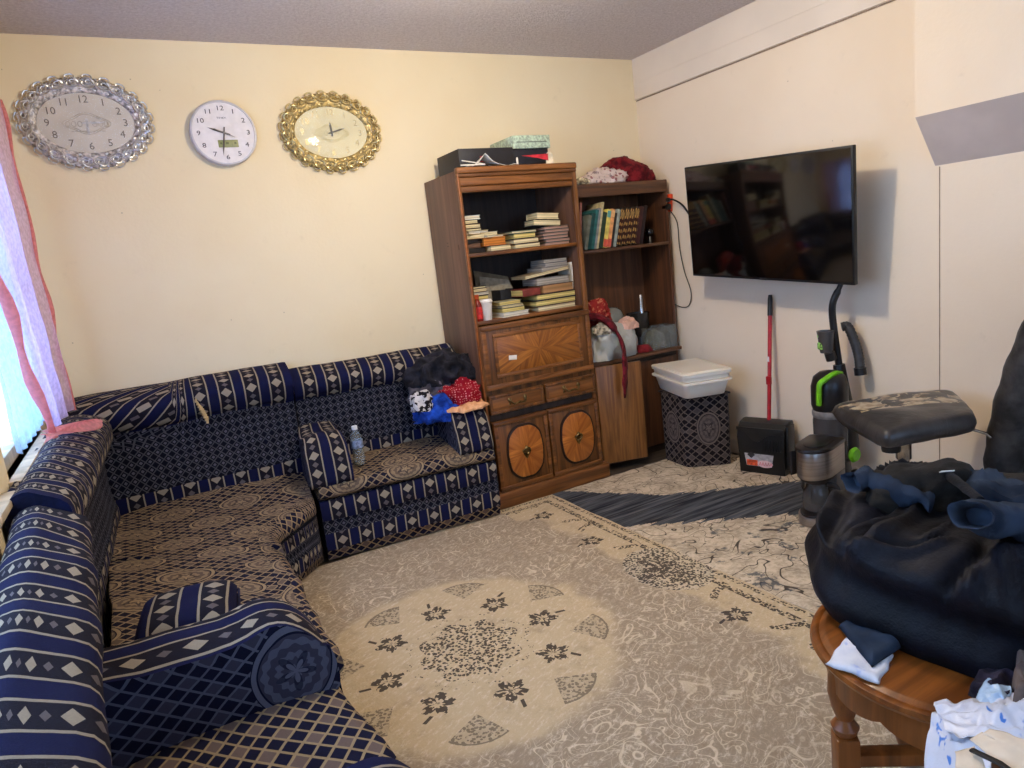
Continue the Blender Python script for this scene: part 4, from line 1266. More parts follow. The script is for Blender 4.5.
for i, lab in enumerate(('first', 'second', 'third', 'fourth')):
    o = book('dark hardback with a gilded spine, %s from the left of the four' % lab, .037, .18, .240, cv((40, 30, 24)), PC, (xb+.0196+i*.0392, 3.65, ZB+.002), 0, 'upright', TILT)
    MB().box((0, -.0906, .12), (.034, .0012, .225), .0004).build('gilded_spine', gilded, o)
    MB().box((0, -.0912, .198), (.030, .0014, .030), .0004).build('spine_label', simple('gold_label', (150, 118, 66), .5), o)
book('dark maroon book right of the gilded set', .030, .18, .240, cv((62, 30, 28)), PC, (xb+4*.0392+.017, 3.65, ZB+.002), 0, 'upright', TILT)
book('black-brown book ending the bookcase row, right of the maroon one', .026, .18, .246, cv((36, 24, 24)), PC, (xb+4*.0392+.048, 3.65, ZB+.002), 0, 'upright', TILT)
ab = thing('ornament', 'small black ball ornament on a stand at the right end of the bookcase shelf', 'ornament', (3.115, 3.64, ZB))
MB().lathe([(0, 0), (.020, 0), (.016, .012), (.010, .045), (.014, .05)], 16).build('stand', simple('black_gloss', (26, 24, 28), .2), ab)
MB().ball((0, 0, .072), .030, sub=3).build('ball', MATS['black_gloss'], ab)

# cloth on top of the bookcase
C_RED = cloth('dark_red_wool', (98, 18, 26), (130, 32, 38), .3, 20)
fl = M('floral_cotton', .9, 0, .1); o_ = fl.tc.outputs['Object']
fl.color(fl.mix(fl.mix((206, 186, 178), (150, 100, 100), fl.voro(o_, 26.).lt(.30)), (84, 60, 70), fl.noise(o_, 38., 3.).ss(.58, .66)*.7)); FLORAL = fl.mat
tag(lump('blanket', (2.985, 3.71, BZ-.001), (.225, .125, .155), C_RED, seed=3, amp=.035, freq=14, rz=-.15, power=.8), 'dark red wool blanket heaped on top of the bookcase', 'blanket')
tag(lump('scarf', (2.79, 3.645, BZ-.001), (.185, .07, .085), FLORAL, seed=6, amp=.04, freq=18), 'pale pink floral scarf bunched before the red blanket on the bookcase', 'scarf')
tag(lump('cloth_bundle', (2.57, 3.66, BZ-.001), (.10, .08, .048), simple('cream_black_cloth', (176, 160, 136), .9, 0, .5, 30), seed=9, amp=.03, freq=22), 'small cream and black cloth at the left end of the bookcase top', 'cloth')

# counter of the bookcase
ZK = .7015
pb = M('white_plastic_bag', .35, 0, .5); pb.color((178, 178, 172)); pb.b.inputs['Subsurface Weight'].default_value = .1; _o = pb.tc.outputs['Object']
pb.bump(pb.noise(_o, 34., 4., .6), .6, .01); PBAG = pb.mat
tag(lump('plastic_bag', (2.685, 3.60, ZK), (.190, .095, .225), PBAG, seed=12, amp=.03, freq=15, power=.45, flat=.05), 'stuffed whitish plastic bag on the left of the bookcase counter', 'bag')
rs = M('red_patterned_wool', .9, 0, .1); o_ = rs.tc.outputs['Object']
rs.color(rs.mix((150, 46, 44), (206, 130, 96), (rs.noise(o_, 24., 3., .6)*22.).sin().ss(.1, .8)*.7)); RSC = rs.mat
tag(lump('scarf', (2.635, 3.655, ZK+.205), (.100, .075, .185), RSC, seed=15, amp=.03, freq=24, power=.75), 'red and tan patterned scarf balled up on the plastic bag', 'scarf')
C_MAR = cloth('maroon_cloth', (92, 18, 30), (120, 30, 40), .3, 20)
ms = MB()
path = smooth_path([at(x_, y_, Y=yy) for x_, y_, yy in ((586, 318, 3.62), (598, 317, 3.57), (611, 325, 3.53), (620, 338, 3.49), (624, 352, 3.42), (625, 366, 3.352), (625, 378, 3.345), (625, 388, 3.343), (625, 398, 3.343))], 6)
nP = len(path)
ms.tube(path, [(.085 if i < nP*.30 else .046)*(1-.8*max(0, (i/nP-.82)/.18)) * (.9+.12*math.sin(i*.7)) for i in range(nP)], 12, flat=.30)
o = ms.build('scarf', C_MAR, sharp=180); tag(o, 'maroon scarf draped over the plastic bag and hanging down the oak door', 'scarf')
tag(lump('cloth_bundle', (2.60, 3.535, ZK+.17), (.08, .035, .085), simple('grey_print_cloth', (146, 136, 120), .9, 0, .45, 45), seed=21, amp=.02, freq=30), 'small grey printed cloth tucked in the mouth of the plastic bag', 'cloth')
tag(lump('cloth_bundle', (2.82, 3.585, ZK+.17), (.075, .05, .075), simple('pale_pink_cloth', (222, 176, 156), .9, 0, .1, 20), seed=23, amp=.02, freq=22), 'pale pink cloth poking from the right side of the plastic bag', 'cloth')
gb = thing('glass_bowl', 'upturned clear glass bowl behind the plastic bag', 'bowl', (2.840, 3.762, ZK))
MB().lathe([(.068, 0), (.070, .01), (.072, .19), (.082, .21), (.078, .25), (.062, .285), (.035, .305), (0, .31)], 28, cap=False).build('bowl', clear('clear_glass', (205, 208, 202), .32, .1), gb)
ls = thing('food_processor', 'dark blender jug with a bright steel tube standing in it', 'blender', (3.010, 3.70, ZK))
MB().lathe([(0, 0), (.070, 0), (.072, .02), (.060, .09), (.066, .10), (.078, .24), (.080, .25), (.070, .25), (.06, .12), (0, .11)], 28).build('jug', simple('smoky_plastic', (44, 42, 42), .15, 0, .1, 20), ls)
MB().lathe([(0, .11), (.016, .11), (.016, .365), (.013, .370), (0, .370)], 16, Matrix.Translation((.025, -.01, 0))).build('steel_tube', simple('polished_steel', (200, 198, 196), .2, 1.), ls)
MB().tube(smooth_path([(-.074, -.02, .22), (-.115, -.03, .20), (-.115, -.03, .10), (-.064, -.02, .08)], 5), .009, 8).build('handle', MATS['smoky_plastic'], ls)

pbx = thing('plastic_box', 'clear plastic box of grey odds and ends on the right of the counter', 'box', (3.085, 3.60, ZK))
MB().box((0, 0, .003), (.215, .13, .006), .002).box((-.106, 0, .075), (.003, .13, .15)).box((.106, 0, .075), (.003, .13, .15)).box((0, -.064, .075), (.215, .003, .15)).box((0, .064, .075), (.215, .003, .15)).build('tub', clear('scuffed_clear_plastic', (214, 216, 212), .14, .2), pbx)
for i, (xx, hh, cc, rr_) in enumerate(((-.05, .12, (120, 124, 110), .055), (.045, .135, (58, 58, 60), .055), (.0, .10, (158, 156, 150), .05))):
    lump('content', (xx, .0, .007), (rr_, .045, hh), simple('odds_%d_grey' % cc[0], cc, .7, 0, .25, 40), pbx, seed=31+i, amp=.02, freq=25, sub=4)
tag(lump('cloth_bundle', (2.925, 3.555, ZK), (.055, .035, .055), cloth('dark_red_cloth', (110, 30, 34)), seed=37, amp=.02, freq=25, sub=4), 'small dark red cloth at the front of the bookcase counter', 'cloth')

# cloth heap on the arm of the loveseat
C_BLK = cloth('black_jersey', (26, 25, 32), (44, 42, 50), .3, 14)
C_GRY = cloth('grey_jersey', (70, 66, 76), (96, 90, 98), .2, 14)
C_BLU = cloth('royal_blue_cloth', (20, 54, 150), (32, 80, 190), .3, 14)
pd = M('red_dotted_cotton', .9, 0, .1); o_ = pd.tc.outputs['Object']
pd.color(pd.mix((140, 20, 34), (216, 150, 150), pd.voro(o_, 75., rnd=.2).lt(.30)*.75)); C_RDT = pd.mat
bw = M('black_white_print', .9, 0, .1); o_ = bw.tc.outputs['Object']
bw.color(bw.mix((196, 190, 190), (28, 26, 32), bw.noise(o_, 34., 2.).ss(.50, .54))); C_BW = bw.mat
C_PEA = cloth('peach_cotton', (224, 160, 112), (236, 180, 134), .1, 20)
AX, AY, AZ = 1.49, 3.50, .665
tag(lump('folded_cloth', (1.520, 3.390, AZ-.034), (.118, .10, .034), C_PEA, seed=46, amp=.03, freq=14, rz=.3), 'peach cloth lying lowest on the loveseat arm under the heap', 'cloth')
tag(lump('shirt', (1.375, 3.50, AZ-.08), (.13, .12, .13), C_BLU, seed=41, amp=.055, freq=12, rz=.2), 'royal blue garment at the lower left of the heap on the loveseat arm', 'clothing')
tag(lump('scarf', (1.525, 3.475, AZ-.004), (.115, .10, .135), C_RDT, seed=44, amp=.055, freq=13, rz=.5), 'red scarf with pale dots at the right of the heap on the loveseat arm', 'scarf')
tag(lump('shirt', (1.40, 3.56, AZ+.03), (.145, .10, .10), C_GRY, seed=47, amp=.05, freq=13, rz=.1), 'grey garment in the middle of the heap on the loveseat arm', 'clothing')
tag(lump('cap', (1.285, 3.46, AZ-.005), (.062, .060, .105), C_BW, seed=49, amp=.02, freq=24), 'black and white printed cloth ball at the left of the heap', 'cloth')
tag(lump('sweater', (1.475, 3.575, AZ+.10), (.185, .105, .180), C_BLK, seed=51, amp=.075, freq=11, rz=-.1), 'black garment topmost of the clothes heap on the loveseat arm', 'clothing')

# water bottle on the loveseat seat
wb = thing('water_bottle', 'clear plastic water bottle standing on the loveseat seat', 'bottle', (.905, 3.475, .448))
MB().lathe([(0, .004), (.018, .002), (.029, .0), (.031, .008), (.031, .04), (.029, .045), (.031, .05), (.031, .075), (.0295, .08), (.031, .085), (.031, .135), (.028, .152), (.018, .172), (.0125, .182), (.0125, .192)], 24, cap=False).build('bottle', clear('bottle_plastic', (228, 234, 236), .16, .08), wb)
MB().lathe([(.0315, .090), (.0315, .130)], 24, cap=False).build('label', simple('blue_white_label', (120, 132, 160), .5, 0, .3, 70), wb)
MB().lathe([(.0145, .186), (.0148, .188), (.0148, .204), (.013, .206), (0, .206)], 18).build('cap', simple('white_cap', (224, 224, 226), .4, 0, .02), wb)

# ------------------------------------------------------------------ television and cords
rt, rb_, lb = Vector((2.974, 2.050, 1.742)), Vector((3.032, 2.086, 1.099)), Vector((3.052, 3.204, 1.180))
ux = (lb-rb_).normalized(); uz = (rt-rb_); uz = (uz-ux*uz.dot(ux)).normalized(); uy = ux.cross(uz)      # uy points to the wall
if uy.x < 0: uy = -uy
TW, TH = 1.100, .645
cen = rb_+ux*(TW/2+.018)+uz*TH/2
# local x to the picture's right (towards the camera side), local y out of the wall into the room, local z up
tmx = Matrix(((-ux.x, -uy.x, uz.x, cen.x), (-ux.y, -uy.y, uz.y, cen.y), (-ux.z, -uy.z, uz.z, cen.z), (0, 0, 0, 1)))
tv = thing('television', 'large black flat-screen television tilted down on the right wall', 'television', mx=tmx)
M_TVB = simple('tv_plastic', (18, 18, 20), .45, 0, .1)
scr = M('tv_screen', .10, 0, .8); scr.color((7, 7, 9)); 
MB().box((0, -.018, 0), (TW, .026, TH), .004).build('bezel', M_TVB, tv)
MB().box((0, -.0035, .002), (TW-.016, .004, TH-.024), .0008).build('screen', scr.mat, tv)
MB().box((0, -.048, -.06), (TW*.72, .05, TH*.62), .02).build('rear_housing', M_TVB, tv)
MB().box((0, -.003, -TH/2+.006), (.05, .010, .010), .003).build('logo_bar', simple('dark_chrome', (70, 70, 72), .3, .8), tv)
br = tmx @ Vector((0, -.075, -.02))
mb = MB().box((XR-.010, br.y, br.z), (.018, .42, .30), .003)
mo = thing('tv_wall_mount', 'black steel bracket holding the television off the right wall', 'bracket', (XR, br.y, br.z))
mb.build('wall_plate', simple('black_steel', (28, 28, 30), .4, .6), mo, world=True)
am = MB()
for s in (-.16, .16):
    p = tmx @ Vector((s, -.078, .04)); q = tmx @ Vector((s, -.078, -.10))
    am.tube([(XR-.02, p.y, p.z+.02), tuple(p)], .012, 8); am.tube([(XR-.02, q.y, q.z), tuple(q)], .012, 8)
am.build('arm', MATS['black_steel'], mo, world=True)
# orange adapter on the bookcase edge with plugs and cords
oa = thing('plug_adapter', 'orange multi-plug adapter beside the bookcase edge on the right wall', 'adapter', (XR, 3.63, 1.655))
MB().box((XR-.020, 3.60, 1.655), (.038, .055, .115), .007, rot=Matrix.Rotation(.12, 4, 'X')).build('adapter_body', simple('orange_plastic', (226, 70, 24), .45, 0, .05), oa, world=True)
MB().box((XR-.052, 3.575, 1.672), (.034, .045, .030), .008).build('plug', simple('black_rubber', (24, 22, 22), .5), oa, world=True)
MB().box((XR-.054, 3.580, 1.628), (.038, .060, .038), .009).build('plug', MATS['black_rubber'], oa, world=True)
c1 = MB().tube(smooth_path([(XR-.05, 3.555, 1.672), (XR-.06, 3.50, 1.665), (XR-.06, 3.42, 1.62), (XR-.10, 3.30, 1.53), (XR-.16, 3.16, 1.50)], 8), .006, 8)
tag(c1.build('power_cord', MATS['black_rubber']), 'thick black cord from the orange adapter to behind the television', 'cord')
c2 = MB().tube(smooth_path([(XR-.050, 3.56, 1.61), (XR-.012, 3.535, 1.52), (XR-.010, 3.53, 1.36), (XR-.010, 3.50, 1.20), (XR-.010, 3.45, 1.06), (XR-.010, 3.475, .97), (XR-.010, 3.55, .955), (XR-.02, 3.66, 1.0)], 8), .0032, 6)
tag(c2.build('power_cord', MATS['black_rubber']), 'thin black cord looping down the right wall below the orange adapter', 'cord')
c3 = MB().tube(smooth_path([(XR-.012, 3.06, .115), (XR-.012, 3.0, .11), (XR-.012, 2.92, .115), (XR-.012, 2.80, .112)], 8), .004, 6)
tag(c3.build('power_cord', MATS['black_rubber']), 'black cord low on the right wall between hamper and dustpan', 'cord')

# ------------------------------------------------------------------ hamper and storage tubs
RUGZ = .0085
hx = (2.868, 3.160)
hrot = math.radians(-30)
HM = medallion_mat('hamper_fabric', .038, (.5, .36), (112, 100, 92), (26, 22, 26), (84, 74, 72), (.062, .088), (.0, -.06))
hp = thing('laundry_hamper', 'patterned fabric laundry hamper under two white tubs, right of the bookcase', 'hamper', (2.972, 3.190, RUGZ), 0)
HQ = [Vector((-.128, -.060, 0)), Vector((.112, -.212, 0)), Vector((.150, .030, 0)), Vector((-.098, .200, 0))]
def hamper_side(w, d, h):
    mb = MB(); n = 14; nv = 16
    ring = []
    for i in range(n): ring.append((-w/2+w*i/n, -d/2))
    for i in range(n): ring.append((w/2, -d/2+d*i/n))
    for i in range(n): ring.append((w/2-w*i/n, d/2))
    for i in range(n): ring.append((-w/2, d/2-d*i/n))
    N = len(ring); per = 2*(w+d)
    for j in range(nv+1):
        v = j/nv; k = .97+.03*v
        for i, (x, y) in enumerate(ring):
            bul = .010*math.sin(v*PI)*(1 if True else 0)
            r = 1-.06*(abs(x)/(w/2)*abs(y)/(d/2))**6
            w_ = .005*mnoise.noise((x*9, y*9, v*5))
            uu, vv = x*k*r*(1+bul)/w+.5, y*k*r*(1+bul)/d+.5
            p = HQ[0].lerp(HQ[1], uu).lerp(HQ[3].lerp(HQ[2], uu), vv)
            mb.v.append(Vector((p.x+w_, p.y+w_, h*v)))
    for j in range(nv):
        for i in range(N):
            i2 = (i+1) % N; a0, a1 = per*i/N, per*(i+1)/N
            side = i//n
            o0 = (i-side*n)/n-.5; o1 = (i+1-side*n)/n-.5; L = w if side % 2 == 0 else d
            mb.face([j*N+i, j*N+i2, (j+1)*N+i2, (j+1)*N+i], [(o0*L+.25, h*j/nv), (o1*L+.25, h*j/nv), (o1*L+.25, h*(j+1)/nv), (o0*L+.25, h*(j+1)/nv)])
    mb.face([i for i in reversed(range(N))]); mb.face([nv*N+i for i in range(N)])
    return mb
hamper_side(.285, .260, .455).build('fabric_side', HM, hp, sharp=50)
MB().tube([tuple(q_*.985+Vector((0, 0, .455))) for q_ in HQ], .006, 8, closed=True).build('rim', simple('hamper_rim_cloth', (60, 52, 54), .9), hp)
TUB = M('milky_white_plastic', .4, 0, .45); TUB.color((232, 222, 206)); TUB.b.inputs['Subsurface Weight'].default_value = .08
TUB = TUB.mat
def rrect(w, d, r, n=4):
    pts = []
    for cx_, cy_, a0 in ((w/2-r, d/2-r, 0), (-w/2+r, d/2-r, 90), (-w/2+r, -d/2+r, 180), (w/2-r, -d/2+r, 270)):
        for i in range(n+1):
            q = math.radians(a0+90*i/n); pts.append((cx_+r*math.cos(q), cy_+r*math.sin(q)))
    return pts
def loft_rect(mb, levels, r=.03):
    base = len(mb.v); N = None
    for w, d, z in levels:
        p = rrect(w, d, min(r, w*.3, d*.3)); N = len(p)
        for x, y in p: mb.v.append(Vector((x, y, z)))
    for j in range(len(levels)-1):
        for i in range(N):
            i2 = (i+1) % N; mb.face([base+j*N+i, base+j*N+i2, base+(j+1)*N+i2, base+(j+1)*N+i])
    mb.face([base+i for i in reversed(range(N))]); mb.face([base+(len(levels)-1)*N+i for i in range(N)])
    return mb
trot = math.radians(-18.4)
def tub(name, label, z, lidded, w=.325, d=.50, dx=0., dy=0.):
    t = thing(name, label, 'tub', (2.972+dx, 3.192+dy, z), trot)
    loft_rect(MB(), [(w-.075, d-.10, 0), (w-.065, d-.085, .006), (w-.035, d-.045, .078), (w-.034, d-.044, .086), (w, d, .088), (w, d, .100), (w-.004, d-.004, .101)], .03).build('tub', TUB, t)
    return t
z0 = RUGZ+.463
tub('storage_tub', 'lower of the two stacked white plastic tubs on the hamper', z0, False)
t2 = thing('storage_tub', 'upper shallow white plastic tub with its lid, atop the hamper stack', 'tub', (2.972, 3.192, z0+.1015), trot)
loft_rect(MB(), [(.285, .45, 0), (.30, .47, .004), (.305, .475, .030), (.322, .496, .032), (.322, .496, .042)], .03).build('tub', TUB, t2)
loft_rect(MB(), [(.326, .500, .0425), (.327, .501, .050), (.320, .494, .054), (.300, .474, .054), (.296, .470, .0505), (.270, .440, .0505), (.262, .432, .056), (0.25, .42, .0565)], .03).build('lid', TUB, t2)

# ------------------------------------------------------------------ lobby dustpan with red handle
dp0 = Vector((3.085, 2.742, RUGZ)); drot = math.atan2(2.586-2.84, 3.087-3.002)
dp = thing('dustpan', 'upright black lobby dustpan with a long red handle against the right wall', 'dustpan', dp0, drot)
BLKP = simple('black_plastic', (20, 20, 21), .38, 0, .1)
# local x along the front (towards camera side), local y to the wall
w, d, h = .268, .15, .285
ZS = 1.07
hood = MB(); n = 24
pr_ = [(-.004, .0), (-.010, .10), (-.016, .20), (-.006, .245), (.03, .278), (.08, .288), (.12, .285), (.135, .27), (.14, .0)]
for s, xx in ((0, -w/2), (1, w/2)):
    for y_, z_ in pr_: hood.v.append(Vector((xx*(1.04 if z_ > .1 else 1), y_-.03, z_)))
L_ = len(pr_)
for i in range(L_-1): hood.face([i, i+1, L_+i+1, L_+i])
hood.face([i for i in range(L_)]); hood.face([L_+i for i in reversed(range(L_))]); hood.face([0, L_, 2*L_-1, L_-1])
fix_normals(hood.build('hood', BLKP, dp, sharp=30))
fl_ = MB()
NN = 20
top_edge = [(-w/2+w*i/NN, .246-.055*math.exp(-((i/NN-.42)/.20)**2)-.02*(i/NN)) for i in range(NN+1)]
poly = [(-w/2*1.04, .262), (w/2*1.04, .262)]+[(x_*1.04, z_) for x_, z_ in reversed(top_edge)]
fl_.prism(poly, 0, .007, .001, mx=Matrix(((1, 0, 0, 0), (0, 0, -1, -.046), (0, 1, 0, 0), (0, 0, 0, 1))))
fl_.build('flap', simple('black_plastic_lit', (30, 30, 30), .32), dp)
rbm = MB()
for i in range(7): rbm.box((.02+.016*i, -.0475, .165), (.004, .006, .06), .001)
rbm.build('ribs', BLKP, dp)
sd = MB().box((w/2+.012, .03, .15), (.020, .10, .24), .006).build('side_wall', BLKP, dp)
lbm = MB(); lbm.prism([(-.085, .03), (.065, .03), (.080, .108), (-.098, .116)], 0, .0012, mx=Matrix(((1, 0, 0, -.005), (0, 0, -1, -.0395), (0, 1, 0, .012), (0, 0, 0, 1))))
lo_ = lbm.build('label', simple('pale_grey_label', (170, 166, 168), .5, 0, .1, 60), dp)
MB().prism([(-.080, .095), (-.055, .112), (-.030, .095), (-.055, .074)], 0, .0008, mx=Matrix(((1, 0, 0, -.005), (0, 0, -1, -.0408), (0, 1, 0, .010), (0, 0, 0, 1)))).build('dark_picture', simple('dark_print_grey', (50, 46, 46), .5), lo_)
MB().prism([(-.085, .032), (-.02, .032), (-.02, .064), (-.085, .064)], 0, .0008, mx=Matrix(((1, 0, 0, -.003), (0, 0, -1, -.0408), (0, 1, 0, .012), (0, 0, 0, 1)))).build('orange_print', simple('orange_red_print', (212, 84, 44), .5, 0, .2, 60), lo_)
wo = MB()
for i in range(5): wo.tube([(-.012+.016*i, -.0428, .050), (-.006+.016*i, -.0428, .068), (-.001+.016*i, -.0428, .050)], .0016, 4)
wo.build('red_script', simple('red_script_print', (196, 44, 50), .5), lo_)
ol = MB(); ol.prism([(.045*math.cos(2*PI*i/28), .021*math.sin(2*PI*i/28)) for i in range(28)], 0, .0010, mx=Matrix(((1, 0, 0, .022), (0, 0, -1, -.0412), (0, 1, 0, .058), (0, 0, 0, 1))))
ol.build('pink_white_oval', simple('pink_white_print', (222, 186, 186), .5, 0, .05), lo_)
for c_ in list(dp.children):
    c_.scale.z = ZS
# handle in world: leans on the wall
h0 = Vector((3.135, 2.74, .270)); h1 = Vector((XR-.03, 2.785, 1.035))
dirv = (h1-h0)
hm2 = MB().tube([h0, h0+dirv*.86], .0115, 12)
RED = simple('red_enamel', (176, 26, 34), .35, 0, .08)
_h = hm2.build('handle', RED, dp)
_inv = (Matrix.Translation(dp0) @ Matrix.Rotation(drot, 4, 'Z')).inverted()
def to_local(o, inv=_inv):
    for v in o.data.vertices: v.co = inv @ v.co
    return o
to_local(_h)
to_local(MB().tube([h0+dirv*.845, h0+dirv*.97, h0+dirv], [.015, .014, .011], 12).build('grip', BLKP, dp))
bk = MB().box(h0+dirv*.36+Vector((-.012, -.006, 0)), (.02, .03, .05), .005)
to_local(bk.build('clip', RED, dp))
MB_ = MB().box(h0+dirv*.52+Vector((-.0125, 0, 0)), (.002, .014, .03)); to_local(MB_.build('sticker', simple('white_sticker2', (220, 210, 206), .5), dp))

# ------------------------------------------------------------------ upright vacuum cleaner
vc = thing('vacuum_cleaner', 'upright black vacuum cleaner with lime green handle under the television', 'vacuum cleaner', (3.05, 2.27, RUGZ))
VB = simple('vacuum_black', (26, 25, 28), .35, 0, .15)
VG = simple('lime_green_plastic', (112, 186, 30), .38, 0, .08)
VS = clear('smoked_clear_plastic', (92, 88, 88), .55, .12)
def vp(mb, name, m, **k): return mb.build(name, m, vc, world=True, **k)
px = lambda x, y, X: at(x, y, X=X)
spine = smooth_path([px(845, 268, 3.15), px(840, 286, 3.14), px(832.5, 305, 3.12), px(834, 330, 3.13), px(840, 372, 3.15), px(846, 420, 3.15)], 6)
vp(MB().tube(spine, [.016]*8+[.022]*(len(spine)-8), 12, flat=.8), 'handle_tube', VB)
vp(MB().tube([spine[-8], spine[-4], px(844, 420, 3.14), Vector((3.14, 2.25, .20))], [.034, .05, .075, .085], 14, flat=.8), 'spine', VB)
vp(MB().tube([spine[0]+Vector((0, -.01, .01)), spine[2]], .020, 10), 'grip', VB)
# tool holder with green trim
q = px(826, 341, 3.04)
hb = MB().lathe([(.030, -.06), (.036, -.03), (.042, .03), (.046, .052), (.038, .052), (.032, 0), (.0, -.02)], 16, Matrix.Translation(q), sx=.9)
vp(hb, 'tool_holder', VS)
vp(MB().box(q+Vector((-.020, .012, -.022)), (.03, .034, .040), .008).box(q+Vector((-.018, .006, .028)), (.025, .05, .018), .006), 'holder_trim', simple('mottled_green', (104, 140, 66), .4, 0, .5, 90))
vp(MB().tube([q+Vector((.01, -.01, -.06)), q+Vector((.02, -.015, -.10))], .026, 10), 'tool_nozzle', VB)
# hose loop on the right
hs = smooth_path([px(842, 327, 3.17), px(848, 327, 3.19), px(855, 343, 3.20), px(859, 358, 3.20), px(860, 370, 3.20)], 10)
vp(MB().tube(hs, [.022+.0025*(i % 2) for i in range(len(hs))], 12), 'hose', simple('hose_grey_rubber', (54, 52, 52), .5, 0, .15))
vp(MB().tube([hs[-1]+Vector((0, 0, .012)), hs[-1]+Vector((0, -.004, -.025))], .030, 12), 'hose_cuff', VB)
# canister
c0 = Vector((3.02, 2.245, 0))
def can(prof, name, m, nn=28): return vp(MB().lathe(prof, nn, Matrix.Translation((c0.x, c0.y, 0))), name, m)
can([(.0, .21), (.078, .21), (.080, .22), (.083, .42), (.080, .44)], 'dust_canister', VS)
can([(.081, .438), (.086, .45), (.086, .468), (.081, .475)], 'canister_ring', simple('grey_ring', (120, 116, 114), .35))
can([(.0, .22), (.045, .22), (.035, .40), (.055, .47), (.0, .47)], 'inner_cone', VB)
can([(.080, .474), (.088, .50), (.088, .60), (.075, .648), (.045, .672), (0, .68)], 'canister_top', VB)
g = smooth_path([px(819, 405, 2.915), px(819, 392, 2.91), px(820, 384, 2.915), px(826, 379, 2.95), px(834, 374, 3.0), px(840, 374, 3.06)], 6)
vp(MB().tube(g, [.014]*len(g), 10, flat=1.3), 'carry_handle', VG)
can([(.0, .13), (.088, .13), (.094, .16), (.088, .21), (0, .21)], 'lower_housing', VB)
bs = MB()
loft_rect(bs, [(.30, .20, 0), (.31, .21, .012), (.30, .20, .05), (.24, .15, .08), (.16, .13, .10)], .04)
o = bs.build('floor_head', VB, vc); o.location = (-.02, -.02, .002); o.rotation_euler.z = 1.2
vp(MB().tube([(3.02, 2.26, .075), (3.03, 2.27, .15)], .085, 16), 'swivel_neck', VB)
for s in (-1, 1):
    wv = MB().lathe([(0, -.018), (.06, -.018), (.066, -.008), (.066, .008), (.06, .018), (0, .018)], 20, Matrix.Translation((3.11+s*.0, 2.29+s*.115, .0085+.068)) @ Matrix.Rotation(PI/2, 4, 'X'))
    vp(wv, 'wheel', VB)
tr = px(856, 449, 3.02); vp(MB().lathe([(0, -.014), (.030, -.014), (.040, 0), (.030, .014), (0, .014)], 20, Matrix.Translation((3.05, 2.135, .245)) @ Matrix.Rotation(PI/2, 4, 'X')), 'pedal_trim', VG)

# ------------------------------------------------------------------ coffee maker
km = thing('coffee_maker', 'steel and black drip coffee maker standing on the rug before the vacuum', 'coffee maker', (2.735, 2.105, RUGZ), math.radians(-42))
STL = M('brushed_steel', .3, .95); x, y, z = STL.xyz(); STL.color(STL.mix((120, 112, 108), (186, 178, 172), STL.noise(STL.vec(x*3., y*3., z*160.), 1., 3.))); STL = STL.mat
KB = simple('coffee_black', (30, 27, 28), .35, 0, .1)
def pill(w, d, n=16):     # rounded front (−x), squarer back
    pts = []
    for i in range(n+1):
        q = PI/2+PI*i/n; pts.append((-.02+w*.52*math.cos(q)-.0, d/2*math.sin(q)))
    pts += [(w*.48, -d/2), (w*.48+.012, -d/2+.012), (w*.48+.012, d/2-.012), (w*.48, d/2)]
    return pts
krz = Matrix.Rotation(math.radians(58), 4, 'Z')
MB().prism(pill(.235, .165), 0, .045, .004, mx=krz).build('base', STL, km)
MB().prism(pill(.215, .150), .045, .055, .003, mx=krz).build('warming_plate', KB, km)
MB().box(krz @ Vector((.072, 0, .205)), (.115, .158, .325), .008, rot=krz).build('back_column', simple('taupe_plastic', (96, 88, 82), .4, 0, .08), km)
MB().prism(pill(.235, .165), .232, .362, .004, mx=krz).build('brew_head', STL, km)
MB().prism(pill(.200, .145), .214, .233, .003, mx=krz).build('filter_basket', KB, km)
MB().prism(pill(.245, .175), .362, .382, .008, mx=krz).prism(pill(.16, .11), .381, .388, .004, mx=krz).build('lid', KB, km)
cpn = MB().box(krz @ Vector((-.065, .075, .297)), (.085, .012, .12), .003, rot=krz @ Matrix.Rotation(-.35, 4, 'Z')).build('control_panel', KB, km)
kn = MB()
for zz in (.275, .32): kn.ball(krz @ Vector((-.066, .084, zz)), (.012, .012, .012), sub=2)
kn.build('buttons', simple('grey_button', (150, 142, 136), .4), cpn)
cf = MB().lathe([(0, .002), (.055, .0), (.064, .01), (.066, .05), (.060, .09), (.048, .115), (.046, .125), (.050, .140)], 28, Matrix.Translation(krz @ Vector((-.030, 0, .056))), cap=False)
co = cf.build('carafe', clear('carafe_glass', (150, 142, 134), .2, .04), km)
MB().tube(smooth_path([krz @ Vector((-.030, -.052, .186)), krz @ Vector((-.032, -.092, .18)), krz @ Vector((-.032, -.098, .12)), krz @ Vector((-.030, -.072, .075))], 6), .011, 8, flat=1.4).build('carafe_handle', KB, co)
MB().lathe([(.051, .0), (.053, .008), (.053, .016), (.0, .018)], 24, Matrix.Translation(krz @ Vector((-.030, 0, .194))), cap=False).build('carafe_lid', KB, co)

